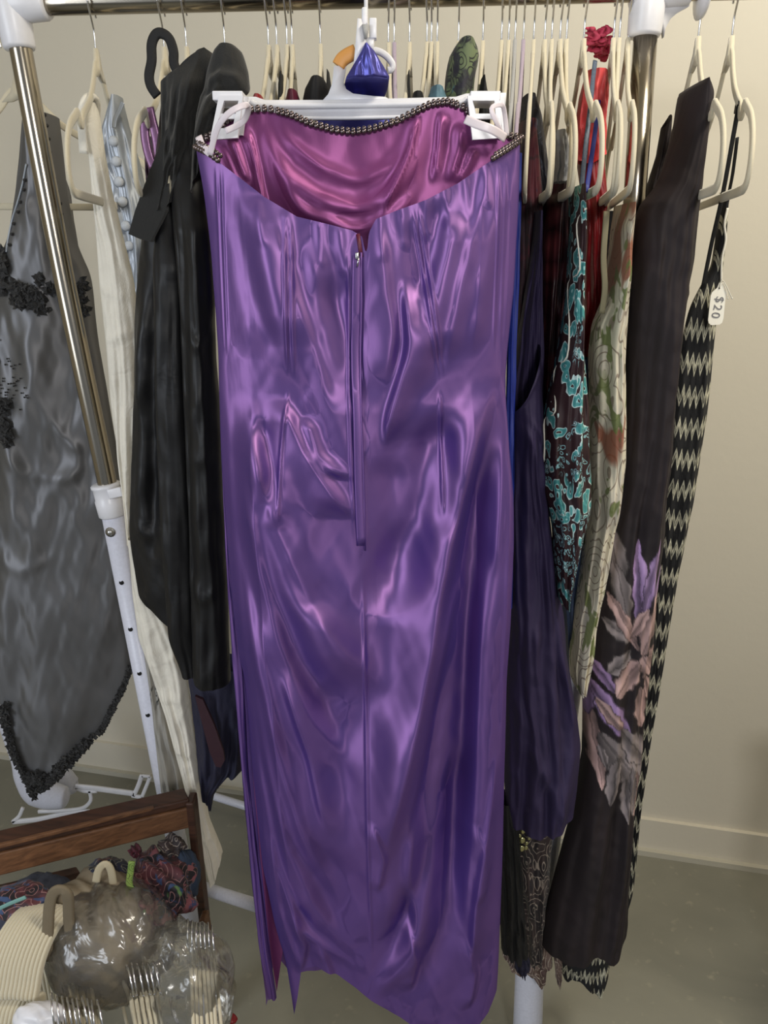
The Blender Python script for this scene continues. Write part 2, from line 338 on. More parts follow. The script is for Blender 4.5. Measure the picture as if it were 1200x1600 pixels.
# ------------------------------------------------------------ velvet hangers
def hanger_meshes():
    half = [(0, .0), (.016, -.006), (.036, -.029), (.062, -.053), (.092, -.071), (.112, -.081), (.121, -.093), (.131, -.093), (.137, -.083), (.152, -.089), (.180, -.103), (.200, -.124), (.209, -.148), (.207, -.168), (.196, -.178), (.170, -.180)]
    pl = half + [(.08, -.180)] + [(-.08, -.180)] + [(-x, z) for x, z in half[:0:-1]]
    p = np.array([(x, 0, z) for x, z in bez(pl, 4, True)])
    V, F = tube(p, 1, 8, True, flat=(.0058, .0026), nrm=(0, 1, 0))
    V2, F2 = prism([(-.006, .018), (.006, .018), (.014, -.004), (.030, -.020), (.012, -.018), (0, -.013), (-.012, -.018), (-.030, -.020), (-.014, -.004)], -.0026, .0026)
    return join([(V, F), (V2, F2)])
HV, HF = hanger_meshes()
hp = [(0, 0, .012), (0, 0, .036), (.004, 0, .046), (.016, 0, .060), (.0215, 0, .070)]
hcz = .073 - .0052
for k in range(0, 13):
    a = -.0 + k*PI*1.12/12; hp.append((.021*math.cos(a), 0, hcz + .021*math.sin(a)))
hookp = bez(hp, 3)
KV, KF = tube(hookp, .0014, 6)
class HG: pass
def mesh_of(name, V, F, mat):
    m = bpy.data.meshes.new(name); m.from_pydata(np.asarray(V).tolist(), [], F); m.polygons.foreach_set('use_smooth', [True]*len(m.polygons)); m.materials.append(mat); return m
HM = {k: mesh_of('hanger_frame', HV, HF, mt) for k, mt in (('ivory', IVORY), ('grey', GREYV), ('lilac', LILACV))}
HK = mesh_of('hanger_hook', KV, KF, WIRE)
def hanger(loc, rot, label, group, colr='ivory'):
    o = bpy.data.objects.new('velvet_hanger', None); C.objects.link(o); o.location = loc; o.empty_display_size = .02
    if isinstance(rot, Euler): o.rotation_euler = rot
    else: o.rotation_euler = (0, 0, rot)
    tag(o, label, 'hanger', group); ORG[o.name] = Vector(loc)
    for nm, me in (('frame', HM[colr]), ('hook', HK)):
        c = bpy.data.objects.new(nm, me); C.objects.link(c); c.parent = o
    return o
def rail_hanger(px, tip, label, colr='ivory', sc=1., dz=0):
    """hang on the rail where the photo shows the neck; turned so that its near corner reaches tip"""
    X = 0.
    for _ in range(6): X = float(P(px, 78, RY(X))[0])
    B = np.array((X, RY(X), BZ-.073))
    best = (1e9, 0)
    for dg in np.arange(-70, 70, 1.):
        a = math.radians(dg) - PI/2       # local +x points to the camera
        q = B + np.array((math.cos(a)*.209*sc, math.sin(a)*.209*sc, -.15*sc))
        e = abs(proj(q)[0] - tip) if tip is not None else abs(dg)
        if e < best[0]: best = (e, a)
    h = hanger(B, best[1], label, 'velvet hangers on the rail', colr); h.scale = (sc, 1, 1); return h
g = 'ivory velvet hanger'
for px, tip, lab, colr, sc in [
    (150, 108, 'ivory velvet hanger wearing the white dress strap, first past the left pole', 'ivory', 1),
    (257, 208, 'ivory velvet hanger with the sparkling purple strap, left of the black jacket', 'ivory', 1),
    (292, 262, 'ivory velvet hanger whose pale neck peeks out of the black jacket collar', 'ivory', .9),
    (352, 330, 'velvet hanger buried under the rolled dark collar of the black jacket', 'ivory', .85),
    (420, 382, 'ivory velvet hanger over the left half of the white clip hanger, leftmost', 'ivory', .9),
    (433, 400, 'ivory velvet hanger over the left half of the white clip hanger, second from left', 'ivory', .9),
    (449, 420, 'ivory velvet hanger beside the wine fabric loop, left one of its pair', 'ivory', .9),
    (457, 440, 'ivory velvet hanger above the wine fabric loop, right one of its pair', 'ivory', .9),
    (501, 492, 'ivory velvet hanger standing alone on a black shoulder left of the gown hook', 'ivory', .9),
    (607, 615, 'ivory velvet hanger directly right of the white gown hook', 'ivory', .85),
    (616, 622, 'lilac velvet hanger just right of the blue satin strap', 'lilac', .85),
    (640, 622, 'ivory velvet hanger standing free between the lilac one and the close trio', 'ivory', .85),
    (667, 640, 'ivory velvet hanger in the close trio over the gown, left one', 'ivory', .85),
    (674, 655, 'ivory velvet hanger in the close trio over the gown, middle one', 'ivory', .85),
    (683, 680, 'ivory velvet hanger in the close trio over the gown, right one', 'ivory', .85),
    (716, 710, 'ivory velvet hanger inside the green floral shoulder', 'ivory', .9),
    (754, 738, 'ivory velvet hanger directly right of the green floral shoulder', 'ivory', .9),
    (783, 768, 'ivory velvet hanger above the right clip of the white hanger, left of its pair', 'ivory', .9),
    (794, 780, 'ivory velvet hanger above the right clip of the white hanger, right of its pair', 'ivory', .9),
    (804, 796, 'grey velvet hanger beside the lilac one right of the white clip hanger', 'grey', .9),
    (817, 803, 'lilac velvet hanger right of the white clip hanger', 'lilac', .95),
    (833, 822, 'long ivory velvet hanger edge on, first one right of the purple gown', 'ivory', 1),
    (850, 866, 'ivory velvet hanger with a short bent tip, second right of the purple gown', 'ivory', .85),
    (861, 861, 'ivory velvet hanger with the low tip, third right of the purple gown', 'ivory', 1),
    (874, 898, 'ivory velvet hanger wearing the grey padded shoulder over the maroon dress', 'ivory', .93),
    (884, 896, 'ivory velvet hanger close behind the one with the grey padded shoulder', 'ivory', .8),
    (911, 938, 'ivory velvet hanger in front of the coral dress with a deep strap notch', 'ivory', 1),
    (957, 968, 'ivory velvet hanger turned widest, its arm crossing in front of the coral dress', 'ivory', 1),
    (966, 965, 'ivory velvet hanger behind the widely turned one, holding the cream paisley dress', 'ivory', .98),
    (980, 989, 'ivory velvet hanger nearest the right chrome pole', 'ivory', 1),
    (1089, 1129, 'ivory velvet hanger wearing the plum lily dress right of the pole', 'ivory', 1),
    (1141, 1176, 'ivory velvet hanger at the far right with a thin black strap', 'ivory', 1)]:
    rail_hanger(px, tip, lab, colr, sc)
# the hanger of the silver dress, turned to the camera, on the far left
hb = P(30, 140, 1.42); h = hanger(hb, math.radians(6), 'ivory velvet hanger behind the left chrome pole carrying the silver dress', 'velvet hangers on the rail')
for c in h.children:
    pass
V, F = tube([(-1.1, 1.42, hb[2]+.073+BR+.0), (.0, 1.42, hb[2]+.073)], BR*.8, 12)
# ------------------------------------------------------------ cloth
def foldsum(px, py, folds):
    h = np.zeros_like(px)
    for fo in folds:
        pts, wd, A = fo[:3]; kind = fo[3] if len(fo) > 3 else 'v'
        pts = np.asarray(pts, float); a, b = (py, px) if kind[0] == 'v' else (px, py)
        ia, ib = (1, 0) if kind[0] == 'v' else (0, 1)
        o = np.argsort(pts[:, ia]); pa, pb = pts[o, ia], pts[o, ib]
        fine = np.linspace(pa[0], pa[-1], 60); q = np.interp(fine, pa, pb); k = np.ones(9)/9
        qs = np.convolve(np.pad(q, 4, mode='edge'), k, 'valid'); qs[:4] = q[:4]; qs[-4:] = q[-4:]
        ln = np.interp(a, fine, qs); sl = np.interp(a, fine, np.gradient(qs, fine))
        d = (b - ln)/np.sqrt(1+sl**2)/wd
        f = np.clip((a-pa[0])/(.22*(pa[-1]-pa[0])), 0, 1)*np.clip((pa[-1]-a)/(.22*(pa[-1]-pa[0])), 0, 1)
        f = np.where((a < pa[0]) | (a > pa[-1]), 0, f); f = f*f*(3-2*f)
        if kind.endswith('s'): g_ = np.where(d > 0, np.exp(-(d/.55)**2), np.exp(-(np.abs(d)/1.6)**1.6))   # sharp on the right
        elif kind.endswith('l'): g_ = np.where(d < 0, np.exp(-(d/.55)**2), np.exp(-(np.abs(d)/1.6)**1.6))
        else: g_ = np.exp(-d*d)
        h += A*f*g_
    return h
class Grid: pass
def cloth(name, rows, Y, dep, mat, parent=None, top=None, bot=None, folds=(), nu=40, nv=110, wav=(.006, 3.), seed=1, closed=True, paint=None, ns=.004, flatp=.6, fade=True, yf=None, side=1., ks=5):
    r = np.array(sorted(rows), float); top = top or [(0, r[0, 0]), (1, r[0, 0])]; bot = bot or [(0, r[-1, 0]), (1, r[-1, 0])]
    top = np.array(top, float); bot = np.array(bot, float)
    fy = np.linspace(r[0, 0], r[-1, 0], 400); k = np.ones(2*ks+1)/(2*ks+1)
    def smooth(q):
        z = np.interp(fy, r[:, 0], q); return np.convolve(np.pad(z, ks, mode='edge'), k, 'valid')
    XL, XR = smooth(r[:, 1]), smooth(r[:, 2])
    a = np.linspace(0, PI, nu+1); sx = (1-np.cos(a))/2; sx = sx*.45 + np.linspace(0, 1, nu+1)*.55; bul = np.clip(1-(2*sx-1)**2, 0, 1)**(flatp*.5+.2)
    t = np.linspace(0, 1, nv+1)
    S, T = np.meshgrid(sx, t); B = np.broadcast_to(bul, S.shape)
    ty = np.interp(S, top[:, 0], top[:, 1]); by = np.interp(S, bot[:, 0], bot[:, 1])
    py = ty + (by-ty)*T; l, rr = np.interp(py, fy, XL), np.interp(py, fy, XR)
    px = l + (rr-l)*S
    Yc = Y if yf is None else yf(py)
    pos = P(px, py, Yc - side*dep*(.3 if closed else 0)); Xn, Zn = pos[..., 0], pos[..., 2]
    fr = np.clip(T*5, .25, 1) if fade else 1
    wob = wav[0]*fr*(np.sin(2*PI*(wav[1]*S + .25*nz(S*.7, T*1.3, seed)) + seed) + .45*np.sin(2*PI*(wav[1]*2.3*S + .35*nz(S, T*1.7, seed+5)) + 2*seed))
    wob = wob*(.35+.65*T) + ns*nz(Xn*9, Zn*5, seed+9)
    disp = foldsum(px, py, folds)
    edge = np.clip(np.minimum(S, 1-S)*8, 0, 1)
    yF = Yc - side*dep*B - (wob + disp)*edge
    xw = Xn + .25*wob*(1-edge)
    G = Grid(); G.px, G.py = px, py; G.pos = np.stack([xw, yF, Zn], -1); parts = G.pos.reshape(-1, 3)
    nr, nc = nv+1, nu+1; idx = np.arange(nr*nc).reshape(nr, nc)
    F = np.stack([idx[:-1, :-1], idx[1:, :-1], idx[1:, 1:], idx[:-1, 1:]], -1).reshape(-1, 4)
    V = parts; PX = px.ravel(); PY = py.ravel(); UV = np.stack([Xn, Zn], -1).reshape(-1, 2)
    if closed:
        yB = Yc + side*dep*B + wob*edge*.7 + .001
        Bk = np.stack([xw, yB, Zn], -1)[:, 1:-1]; o = nr*nc; ib = np.arange(nr*(nc-2)).reshape(nr, nc-2)+o
        full = np.concatenate([idx[:, :1], ib, idx[:, -1:]], 1)
        F = np.concatenate([F, np.stack([full[:-1, :-1], full[:-1, 1:], full[1:, 1:], full[1:, :-1]], -1).reshape(-1, 4)])
        V = np.concatenate([V, Bk.reshape(-1, 3)]); PX = np.concatenate([PX, px[:, 1:-1].ravel()]); PY = np.concatenate([PY, py[:, 1:-1].ravel()])
        UV = np.concatenate([UV, np.stack([Xn[:, 1:-1] + .3, Zn[:, 1:-1]], -1).reshape(-1, 2)])
    col = paint(PX, PY) if paint else None
    G.o = mk(name, V, F, mat, parent, col=col, uv=UV); return G
def near(G, px, py, lift=.003):
    i = np.argmin((G.px-px)**2 + (G.py-py)**2); p = G.pos.reshape(-1, 3)[i].copy(); p[1] -= lift; return p
def on(G, pts, lift=.002): return np.array([near(G, x, y, lift) for x, y in pts])
def strip(pts, hw, th, nrm=(0, -1, 0), seg=8, n=5): return tube(bez(pts, n), 1, seg, flat=(hw, th), nrm=nrm)

# ------------------------------------------------------------ purple gown
GY = .90
gown = root('evening_gown', 'long strapless purple shot taffeta gown seen from its zipped back with bead trim', 'gown', tuple(P(600, 1500, GY)))
VF = []   # folds of the near sheet (px, width, height)
def S(pts, w_, A, k='v'): VF.append((pts, w_, A, k))
# bodice diagonals
S([(370, 262), (410, 380), (450, 520), (470, 600)], 22, .006); S([(425, 330), (455, 430), (500, 560), (520, 640)], 16, .005, 'vs')
S([(350, 300), (372, 430), (400, 560)], 18, .005); S([(520, 380), (535, 480), (560, 600)], 12, -.004); S([(490, 370), (500, 480), (530, 600)], 12, .004)
S([(590, 350), (600, 430), (612, 520), (596, 610)], 18, .007, 'vs'); S([(640, 340), (650, 430), (672, 540)], 16, -.005)
S([(770, 240), (742, 350), (716, 460), (690, 600)], 20, .007, 'vl'); S([(795, 260), (768, 360), (748, 480), (735, 560)], 14, .006)
S([(720, 290), (700, 380), (668, 500), (650, 620)], 18, .006); S([(686, 310), (676, 380), (650, 470)], 14, -.005)
S([(800, 240), (795, 400), (788, 540)], 9, .005, 'vl'); S([(632, 430), (640, 540), (610, 640), (600, 700)], 12, .006, 'vl')
for x, y in [(410, 318), (452, 338), (500, 350), (532, 360), (592, 338), (625, 322), (660, 308), (690, 296), (722, 276), (752, 258)]:
    S([(x, y-12), (x+4, y+30), (x+8, y+75)], 7, .002)
# hip / skirt drapes from the left
S([(352, 560), (356, 700), (372, 900), (395, 1100), (402, 1300), (420, 1480)], 9, .006)
S([(392, 600), (420, 760), (480, 900), (560, 1010), (600, 1060)], 26, .009, 'vs')
S([(440, 610), (480, 700), (530, 770), (548, 800)], 18, .008, 'vs')
S([(480, 640), (500, 700), (540, 740)], 10, .005)
S([(408, 640), (430, 720), (425, 800)], 12, -.006)
S([(378, 700), (412, 880), (450, 1000), (500, 1110), (560, 1190)], 24, .010, 'vs')
S([(430, 770), (470, 880), (520, 950)], 16, -.007)
S([(372, 820), (400, 980), (440, 1140), (480, 1280), (540, 1400)], 20, .009, 'vs')
S([(390, 1000), (416, 1150), (452, 1290), (500, 1400), (560, 1480)], 20, .010, 'vs')
S([(450, 1010), (492, 1150), (520, 1270)], 14, .007, 'vl')
S([(404, 1150), (430, 1320), (470, 1420), (560, 1490)], 13, .008, 'vs')
S([(425, 1280), (436, 1400), (470, 1500)], 10, .007, 'vs')
S([(396, 1060), (410, 1250), (428, 1420), (436, 1520)], 7, .006)
# big crease running from the right hip down to the centre
S([(772, 570), (745, 660), (718, 770), (690, 870), (665, 1000), (640, 1120), (610, 1230), (590, 1330)], 26, .017, 'vs')
S([(790, 660), (780, 800), (772, 900)], 14, .006, 'vl'); S([(800, 620), (798, 800), (790, 1000), (783, 1200)], 9, .008, 'vl')
S([(760, 860), (750, 1000), (742, 1200), (728, 1400), (740, 1500)], 22, .011, 'vl')
S([(712, 900), (672, 1060), (645, 1200), (625, 1300)], 14, .009, 'vs')
S([(700, 1000), (670, 1180), (660, 1320), (600, 1500)], 16, -.009)
S([(650, 1220), (640, 1320), (655, 1420), (590, 1530)], 20, .010, 'vl')
S([(778, 1150), (760, 1280), (738, 1400), (735, 1500)], 10, .008, 'vl')
S([(716, 1150), (700, 1300), (690, 1430), (640, 1540)], 20, -.010)
S([(560, 1100), (568, 1250), (578, 1380)], 22, .006)
S([(600, 700), (632, 790), (606, 900)], 30, -.004)
S([(655, 620), (640, 740), (620, 850)], 20, .005); S([(690, 640), (700, 740), (690, 830)], 14, -.005)
for x0, y0 in [(760, 1330), (600, 1290), (650, 1460), (520, 1500), (740, 1500), (480, 1450)]:
    S([(x0-20, y0-60), (x0, y0), (x0-12, y0+60)], 9, .005, 'vs')
# seams, boning channels and darts: narrow raised lines
for pts in ([(450, 340), (453, 470), (454, 588)], [(460, 343), (463, 470), (464, 588)], [(455, 600), (446, 690), (442, 800)],
            [(642, 322), (664, 450), (684, 590)], [(651, 320), (672, 450), (690, 588)], [(684, 600), (688, 700), (690, 800)],
            [(341, 250), (346, 400), (352, 560)], [(350, 255), (354, 400), (358, 560)], [(776, 250), (772, 400), (768, 560)], [(788, 246), (783, 400), (778, 560)],
            [(546, 380), (547, 600), (556, 840)], [(567, 860), (571, 1000), (575, 1200), (582, 1500)]):
    S(pts, 2.4, .0030)
near_rows = [(230, 305, 812), (300, 318, 811), (400, 330, 806), (450, 334, 803), (550, 341, 792), (600, 342, 789), (700, 345, 796), (780, 350, 802), (850, 355, 803), (960, 365, 798), (1030, 374, 794), (1060, 383, 792), (1200, 394, 788), (1350, 410, 785), (1450, 430, 781), (1500, 446, 779), (1600, 462, 772)]
topn = [(0, 232), (.05, 246), (.12, 276), (.2, 310), (.3, 341), (.4, 353), (.47, 362), (.502, 372), (.506, 392), (.515, 394), (.522, 365), (.545, 345), (.60, 334), (.7, 316), (.8, 290), (.9, 256), (.95, 240), (1, 222)]
botn = [(0, 1585), (.04, 1545), (.08, 1500), (.16, 1488), (.22, 1490), (.4, 1532), (.5, 1552), (.68, 1590), (.8, 1598), (.9, 1590), (.96, 1572), (1, 1545)]
S([(668, 620), (650, 780), (610, 960)], 40, -.016); S([(772, 600), (742, 780), (728, 1000), (716, 1300), (720, 1480)], 30, -.017)
S([(400, 640), (470, 880), (560, 1080)], 40, .013); S([(385, 900), (450, 1150), (545, 1340)], 38, .013); S([(625, 1050), (604, 1250), (610, 1450)], 30, .012)
S([(520, 420), (535, 560), (560, 640)], 34, -.008); S([(410, 300), (430, 420), (455, 540)], 30, .008); S([(720, 330), (700, 440), (672, 560)], 30, .009)
gn = cloth('back_panel', near_rows, GY, .034, PURPLE, gown, topn, botn, [(a_, w_*1.1, A_*(1.75 if a_[-1][1] > 660 else .95), k_) if w_ > 4 else (a_, w_, A_, k_) for a_, w_, A_, k_ in VF], nu=300, nv=520, wav=(.001, 2), ns=.0012, closed=False, fade=False, flatp=.9)
# far sheet = front of the gown; its magenta lining faces the camera
LF = [([(400, 200), (440, 270), (500, 315), (565, 330), (620, 300), (655, 240), (680, 190)], 14, .009, 'h'),
      ([(415, 250), (470, 330), (560, 362), (640, 320), (670, 260)], 12, .008, 'h'), ([(430, 205), (500, 262), (560, 285), (620, 255), (640, 215)], 10, .005, 'h'),
      ([(385, 195), (398, 240), (410, 300), (420, 340)], 6, .006, 'vs'), ([(360, 210), (372, 240), (390, 290)], 8, .006), ([(345, 225), (365, 270), (380, 310)], 8, .006),
      ([(655, 175), (640, 240), (610, 310), (595, 345)], 6, .007, 'vs'), ([(690, 170), (684, 230), (676, 290)], 7, .006, 'vl'), ([(720, 190), (715, 240), (700, 290)], 10, .006), ([(742, 230), (728, 262), (715, 290)], 6, .005)]
far_rows = [(158, 318, 812), (230, 309, 810), (300, 320, 808), (400, 334, 802), (550, 345, 788), (700, 349, 792), (850, 352, 799), (1000, 363, 790), (1100, 370, 787), (1200, 378, 783), (1350, 392, 780), (1480, 405, 777), (1560, 418, 772)]
topf = [(0, 226), (.05, 214), (.09, 192), (.12, 182), (.16, 176), (.21, 175), (.28, 184), (.34, 197), (.42, 208), (.48, 211), (.54, 207), (.62, 194), (.68, 178), (.72, 168), (.77, 164), (.82, 172), (.87, 196), (.91, 214), (1, 219)]
botf = [(0, 1570), (.06, 1490), (.12, 1520), (1, 1520)]
lin_rows = [(y, l + (0 if y < 400 else min(16, (y-400)*.03)), r) for y, l, r in far_rows]
gf = cloth('lining', lin_rows, GY+.028, .006, MAGENTA, gown, topf, [(0, 1550), (.06, 1480), (.12, 1478), (1, 1480)], LF, nu=150, nv=260, wav=(.001, 3), ns=.0015, closed=False, fade=False)
# outer side of the front panel, wrapping round behind the lining
go = cloth('front_panel', [(y, l-1, r+1) for y, l, r in far_rows], GY+.031, -.007, PURPLE, gown, [(s, y+1) for s, y in topf], [(s, y+2) for s, y in botf], (), nu=60, nv=120, wav=(.002, 4), closed=False, fade=False)
cloth('side_fold', [(700, 345, 350), (900, 354, 364), (1040, 363, 379), (1200, 377, 387), (1350, 391, 404), (1480, 404, 419), (1560, 419, 432)], GY+.010, .005, PURPLE, gown, nu=12, nv=90, wav=(.002, 1), ns=.002, fade=False)
# zip placket, zip teeth and slider
V, F = strip(on(gn, [(560, 400), (558, 480), (557, 560), (560, 650), (562, 740), (566, 838)], .0022), .0055, .0011); pk = mk('zip_placket', V, F, PURPLE, gown)
V, F = tube(bez(on(gn, [(566, 396), (566, 480), (564, 560), (567, 650), (569, 740), (571, 846)], .003), 4), .0013, 6); mk('placket_piping', V, F, PURPLE, pk)
V, F = tube(on(gn, [(562, 366), (563, 384), (565, 402)], .001), .0022, 6); zt = mk('zip', V, F, WINE, gown)
V, F = join([box(near(gn, 561, 400, .005), (.004, .003, .007), None, .001), tube([near(gn, 561, 404, .006), near(gn, 561, 416, .006)], .001, 6)]); mk('zip_slider', V, F, STEEL, zt)
# bead trim along the neckline
bead_me = mesh_of('bead', *ico((0, 0, 0), .0033, 2, (1, 1, 1)), BEAD)
def bead(p, s=1.):
    o = bpy.data.objects.new('bead', bead_me); C.objects.link(o); o.parent = gown; o.location = Vector(p) - ORG[gown.name]; o.scale = (s, s, s*1.0); o.rotation_euler = (random.random()*3, random.random()*3, 0)
tl = gf.pos[0]; acc = 0; last = tl[0]
for row, off in ((0, 0), (1, .0045)):
    acc = 0; last = tl[0]
    for k in range(1, len(tl)):
        acc += np.linalg.norm(tl[k]-tl[k-1])
        if acc > .0050:
            acc = 0; bead(tl[k] + np.array((0, -.0035 - .001*row, .001 + off*(.6 if row else 1))), 1 if row == 0 else .8)
tn = gn.pos[0]
for k in list(range(0, 34, 4)) + list(range(len(tn)-40, len(tn), 4)):
    bead(tn[k] + np.array((0, -.003, .001)), 1); bead(tn[k] + np.array((.003, -.002, .0055)), .85)
# hanging ribbons of the gown
def ribbon(pts, hw=.0032): 
    V, F = strip([P(x, y, z) for x, y, z in pts], hw, .0005); mk('hanging_ribbon', V, F, RIBBON, gown)
ribbon([(328, 242, .876), (338, 205, .868), (352, 182, .862), (372, 168, .862), (388, 166, .868), (380, 190, .885), (352, 205, .885)])
ribbon([(310, 213, .90), (316, 228, .89), (328, 240, .88)], .004)
ribbon([(727, 186, .862), (745, 194, .858), (770, 203, .858), (790, 216, .87)], .0045)
ribbon([(788, 214, .876), (778, 196, .868), (768, 170, .866), (784, 164, .872), (789, 180, .878), (792, 212, .88)], .0025)
# ------------------------------------------------------------ white clip hanger of the gown
ch = root('clip_hanger', 'white plastic clip hanger with orange hook cap holding the purple gown', 'hanger', tuple(P(560, 170, .915)))
HYc = .947
q = lambda x, y, Y=HYc: P(x, y, Y)
def xz(pts, Y=HYc): return [(P(x, y, Y)[0], P(x, y, Y)[2]) for x, y in pts]
bar = [(355, 151), (400, 152), (415, 157), (505, 157), (640, 154), (712, 152), (728, 147), (765, 147), (765, 165), (722, 172), (712, 184), (640, 186), (420, 189), (408, 180), (378, 172), (355, 168)]
V, F = prism(xz(bar), HYc-.003, HYc+.003)
rid = [strip([q(x, y, HYc-.004) for x, y in ((392, 158), (412, 165), (520, 165), (640, 163), (712, 161), (730, 155))], .003, .004), strip([q(x, y, HYc-.004) for x, y in ((385, 172), (412, 184), (520, 185), (640, 183), (708, 181), (722, 172))], .002, .004)]
mk('crossbar', *join([(V, F)] + rid), WHITEP, ch)
def frame4(out, inn, y0, y1):
    parts = []
    for k in range(4):
        l = (k+1) % 4; parts.append(prism([out[k], out[l], inn[l], inn[k]], y0, y1))
    return parts
def clip(cx, sk, x0, x1):
    """rectangular snap clip: slanted window frame closed over a second frame behind the cloth"""
    Yc = .908; X = lambda pts, Yq: [(P(a, b, Yq)[0], P(a, b, Yq)[2]) for a, b in pts]
    s2 = sk*.5
    parts = frame4(X([(x0+sk, 150), (x1+sk*.6, 150), (x1, 216), (x0, 219)], Yc), X([(x0+sk+8, 158), (x1+sk*.6-7, 158), (x1-8, 201), (x0+9, 201)], Yc), Yc-.003, Yc+.003)
    parts.append(prism(X([(x0+s2+5, 178), (x1+s2-5, 178), (x1+s2-5, 186), (x0+s2+5, 186)], Yc), Yc-.002, Yc+.003))
    parts += frame4(X([(x0+sk+2, 152), (x1+sk*.6+8, 152), (x1+8, 212), (x0+4, 212)], Yc+.012), X([(x0+sk+9, 160), (x1+sk*.6, 160), (x1, 205), (x0+12, 205)], Yc+.012), Yc+.009, Yc+.014)
    parts.append(box(q((x0+x1)/2+sk*.8, 156, .93), (.032, .046, .009), None, .001))
    mk('clip', *join(parts), WHITEP, ch, smooth=False)
clip(365, 14, 329, 372); clip(758, -8, 738, 784)
V, F = prism(xz([(768, 146), (790, 146), (789, 166), (770, 170)]), HYc-.004, HYc+.004); mk('end_lug', V, F, WHITEP, ch)
neck = [(504, 158), (513, 148), (519, 132), (522, 104), (541, 104), (539, 118), (537, 128), (541, 140), (552, 147), (585, 151), (602, 152), (612, 158)]
V, F = prism(xz(neck), HYc-.0028, HYc+.0028)
ringp = [(532, 106), (540, 95), (554, 86), (572, 80), (590, 80), (604, 88), (613, 100), (612, 108), (606, 110)]
V2, F2 = strip([q(x, y) for x, y in ringp], .0035, .003)
mk('hook', *join([(V, F), (V2, F2)]), WHITEP, ch)
V, F = strip([q(x, y, HYc-.001) for x, y in ((529, 103), (535, 93), (545, 86), (556, 81))], .0075, .0042); tag(mk('hook_cap', V, F, ORANGE, ch), 'orange plastic cap on the hook')
# the second clip hanger, end on, with the blue satin gown
c2 = root('clip_hanger', 'white plastic clip hanger seen end on above the gown hook, holding blue satin', 'hanger', tuple(P(570, 80, 1.0)))
q2 = lambda x, y, Y=.93: P(x, y, Y)
V, F = prism([(P(x, y, .93)[0], P(x, y, .93)[2]) for x, y in ((559, 32), (565, 33), (570, 60), (573, 72), (566, 92), (556, 122), (551, 122), (555, 80))], .922, .938); mk('clip_jaw', V, F, WHITEP, c2)
V, F = prism([(P(x, y, .93)[0], P(x, y, .93)[2]) for x, y in ((567, 66), (580, 58), (585, 60), (583, 84), (578, 84), (570, 74))], .925, .94); mk('clip_jaw', V, F, WHITEP, c2)
V, F = box(q2(583, 46), (.0075, .012, .019), None, .001); mk('clip_lever', V, F, WHITEP, c2)
V, F = prism([(P(x, y, .93)[0], P(x, y, .93)[2]) for x, y in ((566, 42), (577, 42), (574, 62), (570, 64))], .92, .926); mk('spring', V, F, GREYV, c2)
e = q2(571, 62, .97); top_ = P(572, 12, RY(-.02)-.020); X0 = top_[0]
V, F = box((e[0], 1.16, e[2]+.01), (.006, .46, .022), None, .002); mk('crossbar', V, F, WHITEP, c2)
hz = [(X0, 1.16, e[2]+.02), (X0, RY(X0)-.021, BZ-.03), (X0, RY(X0)-.021, BZ)] + [(X0, RY(X0)-.021*math.cos(a), BZ-.0045+.021*math.sin(a)) for a in np.linspace(.3, 3.3, 9)]
V, F = tube(bez(hz, 4), .0028, 8); mk('hook', V, F, WHITEP, c2)
bg = root('blue_satin_gown', 'royal blue satin gown looped over the end of a clip hanger behind the purple gown', 'gown', tuple(P(570, 400, 1.02)))
cloth('strap', [(69, 570, 575), (80, 564, 586), (100, 552, 598), (118, 541, 608), (135, 537, 606), (155, 535, 600), (200, 530, 598)], .925, .011, BLUESAT, bg, yf=lambda p: .925+.11*np.clip((p-122)/34, 0, 1), nu=30, nv=40, wav=(.002, 2), ns=.001, folds=[([(572, 75), (585, 110), (592, 160)], 10, .004, 'v'), ([(560, 90), (555, 120), (560, 160)], 7, .004, 'v')])
cloth('bodice', [(190, 440, 700), (260, 420, 640), (500, 420, 600), (900, 430, 640), (1150, 440, 640)], 1.04, .03, BLUESAT, bg, nu=40, nv=60)
# ------------------------------------------------------------ silver dress (far left)
sd = root('silver_dress', 'long silver grey satin dress with black lace appliques and fringe hem behind the left pole', 'dress', tuple(P(80, 1200, 1.4)))
sr = [(178, 40, 78), (230, 33, 86), (300, 24, 96), (380, 8, 112), (430, -25, 135), (560, -45, 152), (700, -60, 176), (820, -70, 196), (900, -75, 205), (1070, -80, 210), (1240, -85, 208)]
SF = [([(120, 430), (60, 600), (20, 780)], 26, .012, 'v'), ([(40, 430), (60, 520), (90, 620)], 20, .010, 'v'), ([(120, 640), (130, 720), (90, 760), (50, 900)], 14, .010, 'v'), ([(10, 600), (30, 750), (20, 850)], 22, .010, 'v'), ([(150, 600), (175, 800), (188, 1000)], 22, .012, 'v'),
      ([(20, 700), (60, 735), (120, 740), (150, 720)], 9, .007, 'h'), ([(90, 650), (120, 690), (140, 700)], 7, .006, 'h'), ([(80, 900), (70, 1050), (90, 1180)], 24, .012, 'v'), ([(30, 860), (20, 960), (24, 1060)], 16, .01, 'v'), ([(60, 300), (30, 380), (-10, 420)], 10, .008, 'v'), ([(0, 860), (50, 880), (100, 860)], 8, .006, 'h')]
gs = cloth('skirt', sr, 1.37, .05, SILVER, sd, None, [(0, 1020), (.33, 1085), (.42, 1160), (.52, 1225), (.66, 1190), (.85, 1130), (1, 1040)], [(a_, w_, A_*.6, k_) for a_, w_, A_, k_ in SF], nu=110, nv=220, wav=(.005, 1.5), ns=.003, seed=3)
V, F = tube(bez(on(gs, [(57, 262), (50, 290), (38, 320), (27, 345), (22, 375), (22, 395)], .002), 5), .0016, 6); mk('piping', V, F, GREYSAT, sd)
jet = []
